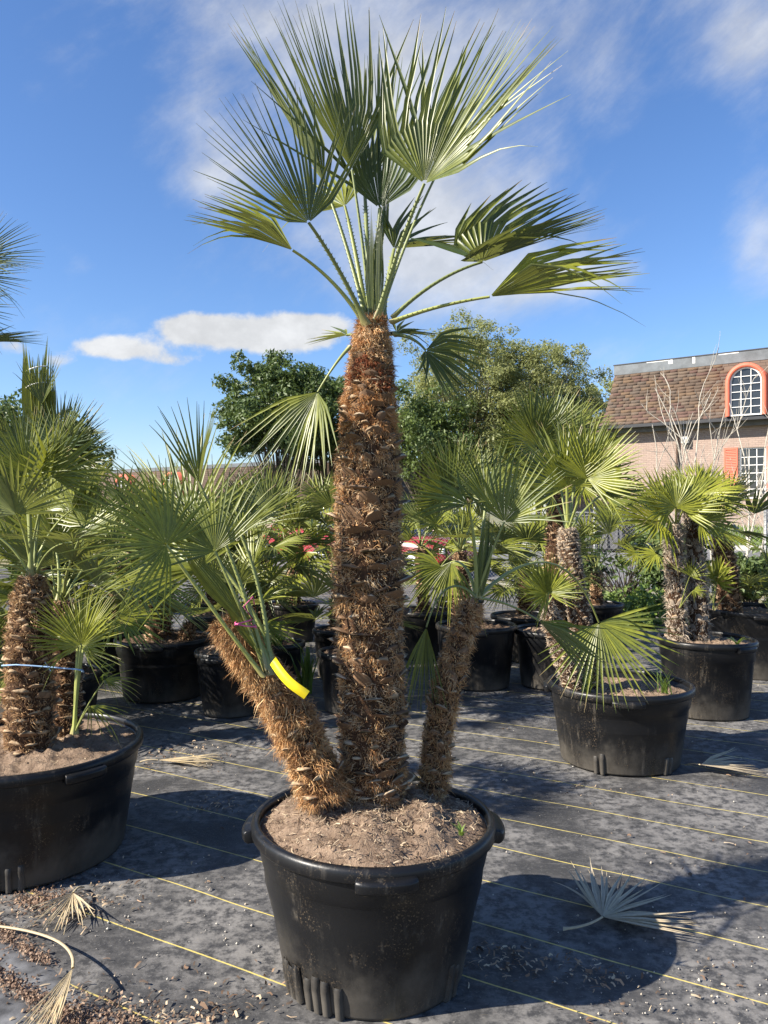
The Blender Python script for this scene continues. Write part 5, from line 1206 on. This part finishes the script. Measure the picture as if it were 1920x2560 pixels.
def car(label, x, y, rotz, paint, L=4.4, W=1.75, Hh=1.48):
    z = float(terr(x, y)); t = thing('parked_car', label, 'car', (x, y, z), rotz)
    def loft(secs, name, mat, parent):
        n = len(secs[0]); V = [p for s in secs for p in s]; F = [(i * n + j, i * n + (j + 1) % n, (i + 1) * n + (j + 1) % n, (i + 1) * n + j) for i in range(len(secs) - 1) for j in range(n)]
        F2 = [list(range(n - 1, -1, -1)), [(len(secs) - 1) * n + j for j in range(n)]]
        return obj(name, mesh_np(name, V, [np.array(F), np.array(F2)], smooth=True, mats=[mat]), parent)
    def sec(xx, w, zb, zt, r=.12):
        w /= 2; return [(xx, -w, zb + r), (xx, -w + .04, zb), (xx, w - .04, zb), (xx, w, zb + r), (xx, w, zt - r), (xx, w - r, zt), (xx, -w + r, zt), (xx, -w, zt - r)]
    h = L / 2
    body = loft([sec(-h, W * .82, .42, .74), sec(-h + .12, W * .94, .28, .88), sec(-h + .8, W, .22, .96), sec(0, W, .2, .98), sec(h - 1.3, W, .22, .96), sec(h - .5, W * .97, .25, .86), sec(h - .1, W * .88, .3, .76), sec(h, W * .78, .4, .66)], 'body', M[paint], t)
    loft([sec(-h + .35, W * .80, .93, 1.0, .02), sec(-h + .95, W * .76, .93, Hh - .05, .06), sec(-.1, W * .76, .93, Hh - .03, .06), sec(h - 2.0, W * .77, .93, Hh - .07, .06), sec(h - 1.15, W * .82, .93, .99, .02)], 'glasshouse', M['carglass'], t)
    loft([sec(-h + .9, W * .72, Hh - .06, Hh - .02, .015), sec(-.1, W * .74, Hh - .04, Hh, .015), sec(h - 1.95, W * .72, Hh - .08, Hh - .04, .015)], 'roof', M[paint], t)
    for sx in (-h + .82, h - .85):
        for sy in (-1, 1):
            mb = MB(); mb.tube([(sx, sy * (W / 2 - .20), .32), (sx, sy * (W / 2 + .01), .32)], .32, 24); w = mb.build('wheel', M['rubber'], t, smooth=False)
            mb = MB(); mb.tube([(sx, sy * (W / 2 + .012), .32), (sx, sy * (W / 2 + .022), .32)], [.21, .17], 20); mb.build('rim', M['rim'], w)
    for sy in (-1, 1):
        mb = MB(); mb.box((h - .16, sy * .62 - .17, .58), (h - .035, sy * .62 + .17, .70)); mb.build('headlight', M['lamp'], t, bevel=.02)
        mb = MB(); mb.box((-h - .005, sy * .6 - .16, .62), (-h + .1, sy * .6 + .16, .76)); mb.build('tail_light', M['redcar'], t, bevel=.02)
        mb = MB(); mb.box((h - 1.45, sy * (W / 2 + .06) - .08, .95), (h - 1.33, sy * (W / 2 + .06) + .08, 1.07)); mb.build('mirror', M[paint], t, bevel=.02)
ra = atan2(-.594, .804)
p = px(965, 0, 19.3); car('red car parked beyond the fence, glimpsed right of the tall trunk', p[0], p[1], ra, 'redcar')
p = px(790, 0, 23.2); car('taller red car parked beyond the fence, glimpsed left of the tall trunk', p[0], p[1], ra + pi, 'redcar', Hh=1.72)

def bin_():
    p = px(1508, 0, 24.0); z = float(terr(p[0], p[1])); t = thing('dumpster', 'dark grey dumpster standing across the street behind the fence', 'dumpster', (p[0], p[1], z), ra)
    mb = MB(); mb.add([(-.75, -.5, .08), (.75, -.5, .08), (.75, .5, .08), (-.75, .5, .08), (-.85, -.6, 1.05), (.85, -.6, 1.05), (.85, .6, 1.25), (-.85, .6, 1.25)], [(0, 3, 2, 1), (4, 5, 6, 7), (0, 1, 5, 4), (1, 2, 6, 5), (2, 3, 7, 6), (3, 0, 4, 7)]); mb.build('body', M['bin'], t, bevel=.02)
    mb = MB(); mb.add([(-.88, -.64, 1.055), (.88, -.64, 1.055), (.88, .62, 1.265), (-.88, .62, 1.265), (-.88, -.64, 1.09), (.88, -.64, 1.09), (.88, .62, 1.30), (-.88, .62, 1.30)], [(0, 3, 2, 1), (4, 5, 6, 7), (0, 1, 5, 4), (1, 2, 6, 5), (2, 3, 7, 6), (3, 0, 4, 7)]); mb.build('lid', M['blackmetal'], t, bevel=.01)
    for k in range(5):
        mb = MB(); xx = -.64 + .32 * k; mb.box((xx - .03, -.60, .15), (xx + .03, -.53, .95)); mb.build('rib', M['bin'], t)
    for sx in (-.6, .6):
        for sy in (-.4, .4):
            mb = MB(); mb.tube([(sx - .03, sy, .06), (sx + .03, sy, .06)], .06, 12); mb.build('wheel', M['rubber'], t)
bin_()

# ================================================================== brick building with mansard roof
def dormer(t, s, y0, zb, w, hgt, mull=True, depth=.9):
    """arched coral surround with a white gridded window; y0 = front plane (local), roof behind"""
    hw = w / 2; th = .15; r = hw; zs = zb + hgt - r; n = 18
    def arch(rr): return [(s - rr, zb)] + [(s + rr * cos(a), zs + rr * sin(a)) for a in np.linspace(pi, 0, n)] + [(s + rr, zb)]
    o, i = arch(hw), arch(hw - th); V = []; F = []; k = len(o)
    for y, c in ((y0, o), (y0, i), (y0 + .17, i), (y0 + depth, o)): V += [(x, y, z) for x, z in c]
    for a, b in ((1, 0), (2, 1), (0, 3)):
        for q in range(k - 1): F.append((a * k + q, a * k + q + 1, b * k + q + 1, b * k + q))
    d = obj('dormer', mesh_np('dormer', V, [np.array(F)], mats=[M['coral']]), t)
    g = [(x, y0 + .13, z) for x, z in arch(hw - th + .01)]
    obj('pane', mesh_np('pane', g, [np.array([list(range(len(g)))])], mats=[M['glass']]), d)
    fr = MB(); a1, a2 = arch(hw - th - .002), arch(hw - th - .05); V = []
    b = MB()
    vv = [(x, y0 + .07, z) for x, z in a1] + [(x, y0 + .07, z) for x, z in a2] + [(x, y0 + .125, z) for x, z in a2]
    b.add(vv, [(q, k + q, k + q + 1, q + 1) for q in range(k - 1)] + [(k + q, 2 * k + q, 2 * k + q + 1, k + q + 1) for q in range(k - 1)])
    b.box((s - hw + th, y0 + .06, zb + .001), (s + hw - th, y0 + .125, zb + .05)); b.build('window_frame', M['white'], d)
    ri = hw - th - .04
    for q in (-1, 1):
        xx = s + q * ri / 3; m = MB(); zt = zs + sqrt(max(0, ri ** 2 - (q * ri / 3) ** 2)); m.box((xx - .011, y0 + .08, zb + .05), (xx + .011, y0 + .122, zt)); m.build('glazing_bar', M['white'], d)
    for q in range(1, 6):
        zz = zb + .05 + (hgt - th - .1) * q / 6; ww = ri if zz < zs else sqrt(max(.0001, ri ** 2 - (zz - zs) ** 2)); m = MB(); m.box((s - ww, y0 + .083, zz - .011), (s + ww, y0 + .119, zz + .011)); m.build('glazing_bar', M['white'], d)
    return d

def building():
    rz = ra; zg = 1.0
    t = thing('brick_building', 'two-storey tan brick building with brown shingled mansard roof and coral window trim', 'building', (B0[0], B0[1], zg), rz)
    L, D = 14.0, 9.0; zw = 3.72; ze = 4.02; zt = 6.12
    # wall with lower window opening
    wx0, wx1, wz0, wz1 = 4.60, 5.50, 1.05, 2.93
    mb = MB()
    for a, b in (((0, 0, -.4), (wx0, .3, zw)), ((wx1, 0, -.4), (L, .3, zw)), ((wx0, .001, -.4), (wx1, .3, wz0)), ((wx0, .001, wz1), (wx1, .3, zw))): mb.box(a, b)
    mb.box((.001, .3, -.4), (.3, D, zw - .002)); mb.box((.3, D - .3, -.4), (L, D, zw - .003)); mb.box((L - .3, .3, -.4), (L - .001, D - .3, zw - .004))
    mb.build('wall', M['brick'], t)
    mb = MB(); mb.box((-.30, -.28, zw), (L + .3, .12, zw + .20)); mb.box((-.30, .12, zw), (.12, D, zw + .20)); mb.build('fascia', M['fascia'], t)
    mb = MB(); mb.box((-.34, -.32, zw + .205), (L + .3, .2, zw + .235)); mb.build('trim_line', M['lampgrey'], t)
    mb = MB(); mb.box((-.50, -.56, zw + .24), (L + .3, -.05, ze - .07)); mb.box((-.58, -.70, ze - .14), (L + .3, -.50, ze - .02)); mb.build('gutter', M['blackmetal'], t, bevel=.01)
    # mansard: flared profile, front + left return
    prof = [(-.62, ze), (-.50, ze + .20), (-.40, ze + .50), (-.30, ze + 1.0), (-.20, ze + 1.5), (-.10, zt)]
    V = []; F = []
    for o_, z in prof: V += [(o_ * .95, o_, z), (L + .3, o_, z)]
    F = [(2 * i, 2 * i + 1, 2 * i + 3, 2 * i + 2) for i in range(len(prof) - 1)]
    b0 = len(V)
    for o_, z in prof: V += [(o_ * .95, D, z), (o_ * .95, o_, z)]
    F += [(b0 + 2 * i, b0 + 2 * i + 1, b0 + 2 * i + 3, b0 + 2 * i + 2) for i in range(len(prof) - 1)]
    b0 = len(V); V += [(-.62, -.62, ze - .001), (L + .3, -.62, ze - .001), (L + .3, D, ze - .001), (-.62, D, ze - .001)]; F += [(b0, b0 + 1, b0 + 2, b0 + 3)]
    rf = obj('roof', mesh_np('roof', V, [np.array(F)], mats=[M['roof']]), t)
    # flashing band and cap
    mb = MB(); mb.box((-.125, -.125, zt - .02), (L + .3, .2, zt + .37)); mb.box((-.122, .2, zt - .02), (.2, D, zt + .368)); mb.build('flashing', M['flash'], rf)
    mb = MB(); mb.box((-.145, -.145, zt + .372), (L + .3, D, zt + .41)); mb.build('cap', M['blackmetal'], rf)
    for xx, w, h_ in ((2.05, .16, .16), (1.2, .9, .03), (2.95, .10, .24), (3.9, .7, .035)):
        mb = MB(); mb.box((xx, -.128, zt + .365 - h_), (xx + w, -.1255, zt + .366)); mb.build('bare_patch', M['flash_bare'], rf)
    # shingles: individual tabs on the part in view, the rest joined
    rows = 17; r = np.random.default_rng(77); zz = np.linspace(ze, zt - .02, rows + 1); py = lambda z: np.interp(z, [p[1] for p in prof], [p[0] for p in prof])
    pieces = []
    for i in range(rows):
        z0, z1 = zz[i], zz[i + 1]; x = py(z0) * .95 + (0 if i % 2 else .12); 
        while x < L:
            w = r.uniform(.22, .46)
            if not (4.25 < x + w / 2 < 5.70 and z0 < 6.0): pieces.append((x, min(x + w - .008, L + .25), z0, z1, int(r.integers(0, 6))))
            x += w
    def tab(x0, x1, z0, z1):
        ov = .03; th = .016; ya, yb = py(z0), py(min(z1 + ov, zt))
        return [(x0, ya - th, z0), (x1, ya - th, z0), (x1, yb - .003, z1 + ov), (x0, yb - .003, z1 + ov), (x0, ya + .002, z0), (x1, ya + .002, z0)]
    pieces.sort(key=lambda q: abs(q[0] - 2.6)); FT = np.array([(0, 1, 2, 3), (4, 5, 1, 0)]); FS = np.array([(0, 3, 4), (1, 5, 2)])
    for x0, x1, z0, z1, ci in pieces[:300]:
        obj('shingle', mesh_np('shingle', tab(x0, x1, z0, z1), [FT, FS], mats=[M['sh%d' % ci]]), rf)
    V = []; F4 = []; F3 = []; mi4 = []; mi3 = []
    for q, (x0, x1, z0, z1, ci) in enumerate(pieces[300:]):
        V += tab(x0, x1, z0, z1); F4 += (FT + q * 6).tolist(); F3 += (FS + q * 6).tolist(); mi4 += [ci] * 2; mi3 += [ci] * 2
    obj('shingles', mesh_np('shingles', V, [np.array(F4), np.array(F3)], mats=[M['sh%d' % i] for i in range(6)], midx=mi4 + mi3), rf, kind='stuff')
    dormer(t, 4.98, -.82, ze + .02, 1.38, 1.90)
    dormer(t, 9.2, -.82, ze + .02, 1.27, 1.83)
    # lower window with shutters
    w = MB()
    for a, b in (((wx0, .06, wz0), (wx0 + .05, .12, wz1)), ((wx1 - .05, .06, wz0), (wx1, .12, wz1)), ((wx0 + .05, .06, wz0), (wx1 - .05, .12, wz0 + .05)), ((wx0 + .05, .06, wz1 - .05), (wx1 - .05, .12, wz1))): w.box(a, b)
    win = w.build('window', M['white'], t)
    ncol, nrow = 3, 6; cw = (wx1 - wx0 - .1) / ncol; rh = (wz1 - wz0 - .1) / nrow
    for i in range(ncol):
        for j in range(nrow):
            m = MB(); x0 = wx0 + .05 + i * cw; z0 = wz0 + .05 + j * rh; m.box((x0 + .008, .105, z0 + .008), (x0 + cw - .008, .112, z0 + rh - .008)); m.build('pane', M['glass'], win)
    for i in range(1, ncol): m = MB(); m.box((wx0 + .05 + i * cw - .013, .075, wz0 + .05), (wx0 + .05 + i * cw + .013, .115, wz1 - .05)); m.build('glazing_bar', M['white'], win)
    for j in range(1, nrow): m = MB(); m.box((wx0 + .05, .078, wz0 + .05 + j * rh - .013), (wx1 - .05, .113, wz0 + .05 + j * rh + .013)); m.build('glazing_bar', M['white'], win)
    m = MB(); m.box((wx0, .16, wz0), (wx1, .17, wz1)); m.build('curtain', M['blind'], win)
    for x0 in (wx0 - .53, wx1 + .05):
        m = MB(); x1 = x0 + .48; z0, z1 = wz0 - .02, wz1 + .02
        for a, b in (((x0, -.045, z0), (x0 + .06, -.004, z1)), ((x1 - .06, -.045, z0), (x1, -.004, z1)), ((x0 + .06, -.045, z0), (x1 - .06, -.004, z0 + .08)), ((x0 + .06, -.045, z1 - .08), (x1 - .06, -.004, z1)), ((x0 + .06, -.045, (z0 + z1) / 2 - .04), (x1 - .06, -.004, (z0 + z1) / 2 + .04)), ((x0 + .06, -.02, z0 + .08), (x1 - .06, -.005, z1 - .08))): m.box(a, b)
        sh = m.build('shutter', M['coral'], t)
        nl = 28
        for q in range(nl):
            zc = z0 + .1 + (z1 - z0 - .2) * (q + .5) / nl
            if abs(zc - (z0 + z1) / 2) < .05: continue
            m = MB(); m.box((x0 + .062, -.040, zc - .024), (x1 - .062, -.030, zc + .024), rot=Matrix.Rotation(radians(-28), 3, 'X'), ctr=((x0 + x1) / 2, -.035, zc)); m.build('louvre', M['coral'], sh)
    # downspout and wall lamp
    m = MB(); m.tube([(2.40, -.50, zw + .28), (2.40, -.40, zw + .05), (2.37, -.09, zw - .22), (2.37, -.09, -.3)], .052, 10); m.build('downspout', M['downspout'], t, smooth=True)
    m = MB(); m.box((2.55, -.20, zw - .52), (2.82, -.002, zw - .27)); lm = m.build('wall_lamp', M['lampgrey'], t, bevel=.02)
    m = MB(); m.box((2.58, -.22, zw - .585), (2.79, -.04, zw - .523)); m.build('lens', M['glass'], lm, bevel=.01)
    # wing behind, left
    t2 = thing('rear_wing', 'lower shingled wing joined behind the left end of the brick building', 'building', tuple(np.append(np.array(sv2xy(-3.4, VW + 2.2)), .9)), rz)
    mb = MB(); mb.box((0, 0, -.3), (4.5, 6, 3.9)); mb.build('wall', M['brick'], t2)
    mb = MB(); mb.box((-.38, -.38, 3.905), (4.5, 6.3, 4.12)); mb.build('gutter', M['blackmetal'], t2)
    mb = MB(); mb.add([(-.4, -.4, 4.125), (4.6, -.4, 4.125), (4.6, 6.4, 4.125), (-.4, 6.4, 4.125), (2.6, 2.6, 5.7), (4.6, 2.6, 5.7)], [(0, 1, 5, 4), (1, 2, 5), (2, 3, 4, 5), (3, 0, 4), (0, 3, 2, 1)]); mb.build('roof', M['roof'], t2)
    # low building far left
    o3 = np.array(sv2xy(-56, VW)); zg3 = .1
    t3 = thing('low_building', 'low building with long brown mansard roof and coral arched dormers behind the left palms', 'building', (o3[0], o3[1], zg3), rz)
    L3 = 42.0
    mb = MB(); mb.box((0, 0, -.3), (L3, 8, 1.9)); mb.build('wall', M['brick'], t3)
    mb = MB(); mb.box((-.5, -.6, 1.9), (L3 + .4, -.05, 2.02)); mb.build('gutter', M['blackmetal'], t3)
    V = []; F = []; pr3 = [(-.62, 2.03), (-.42, 2.4), (-.30, 3.0), (-.08, 4.05)]
    for o_, z in pr3: V += [(o_, o_, z), (L3 - o_, o_, z), (L3 - o_, 8 - o_, z), (o_, 8 - o_, z)]
    for i in range(3):
        for j in range(4): F.append((4 * i + j, 4 * i + (j + 1) % 4, 4 * i + 4 + (j + 1) % 4, 4 * i + 4 + j))
    rf3 = obj('roof', mesh_np('roof', V, [np.array(F)], mats=[M['roof']]), t3)
    mb = MB(); mb.box((-.1, -.1, 4.05), (L3 + .1, 8.1, 4.27)); mb.build('flashing', M['flash'], rf3)
    for xx in (330, 452):
        tt = (xx - CX) / FPX; Yd = VW / (tt * .594 + .804); s_, v_ = sv(tt * Yd, Yd); dormer(t3, s_ + 56, -.80, 2.05, 1.5, 1.85)
building()
print('objects', len(bpy.data.objects), 'tris', sum(len(o.data.loop_triangles) if False else sum(max(1, p.loop_total - 2) for p in o.data.polygons) if len(o.data.polygons) < 500 else len(o.data.polygons) * 2 for o in bpy.data.objects if o.type == 'MESH'))
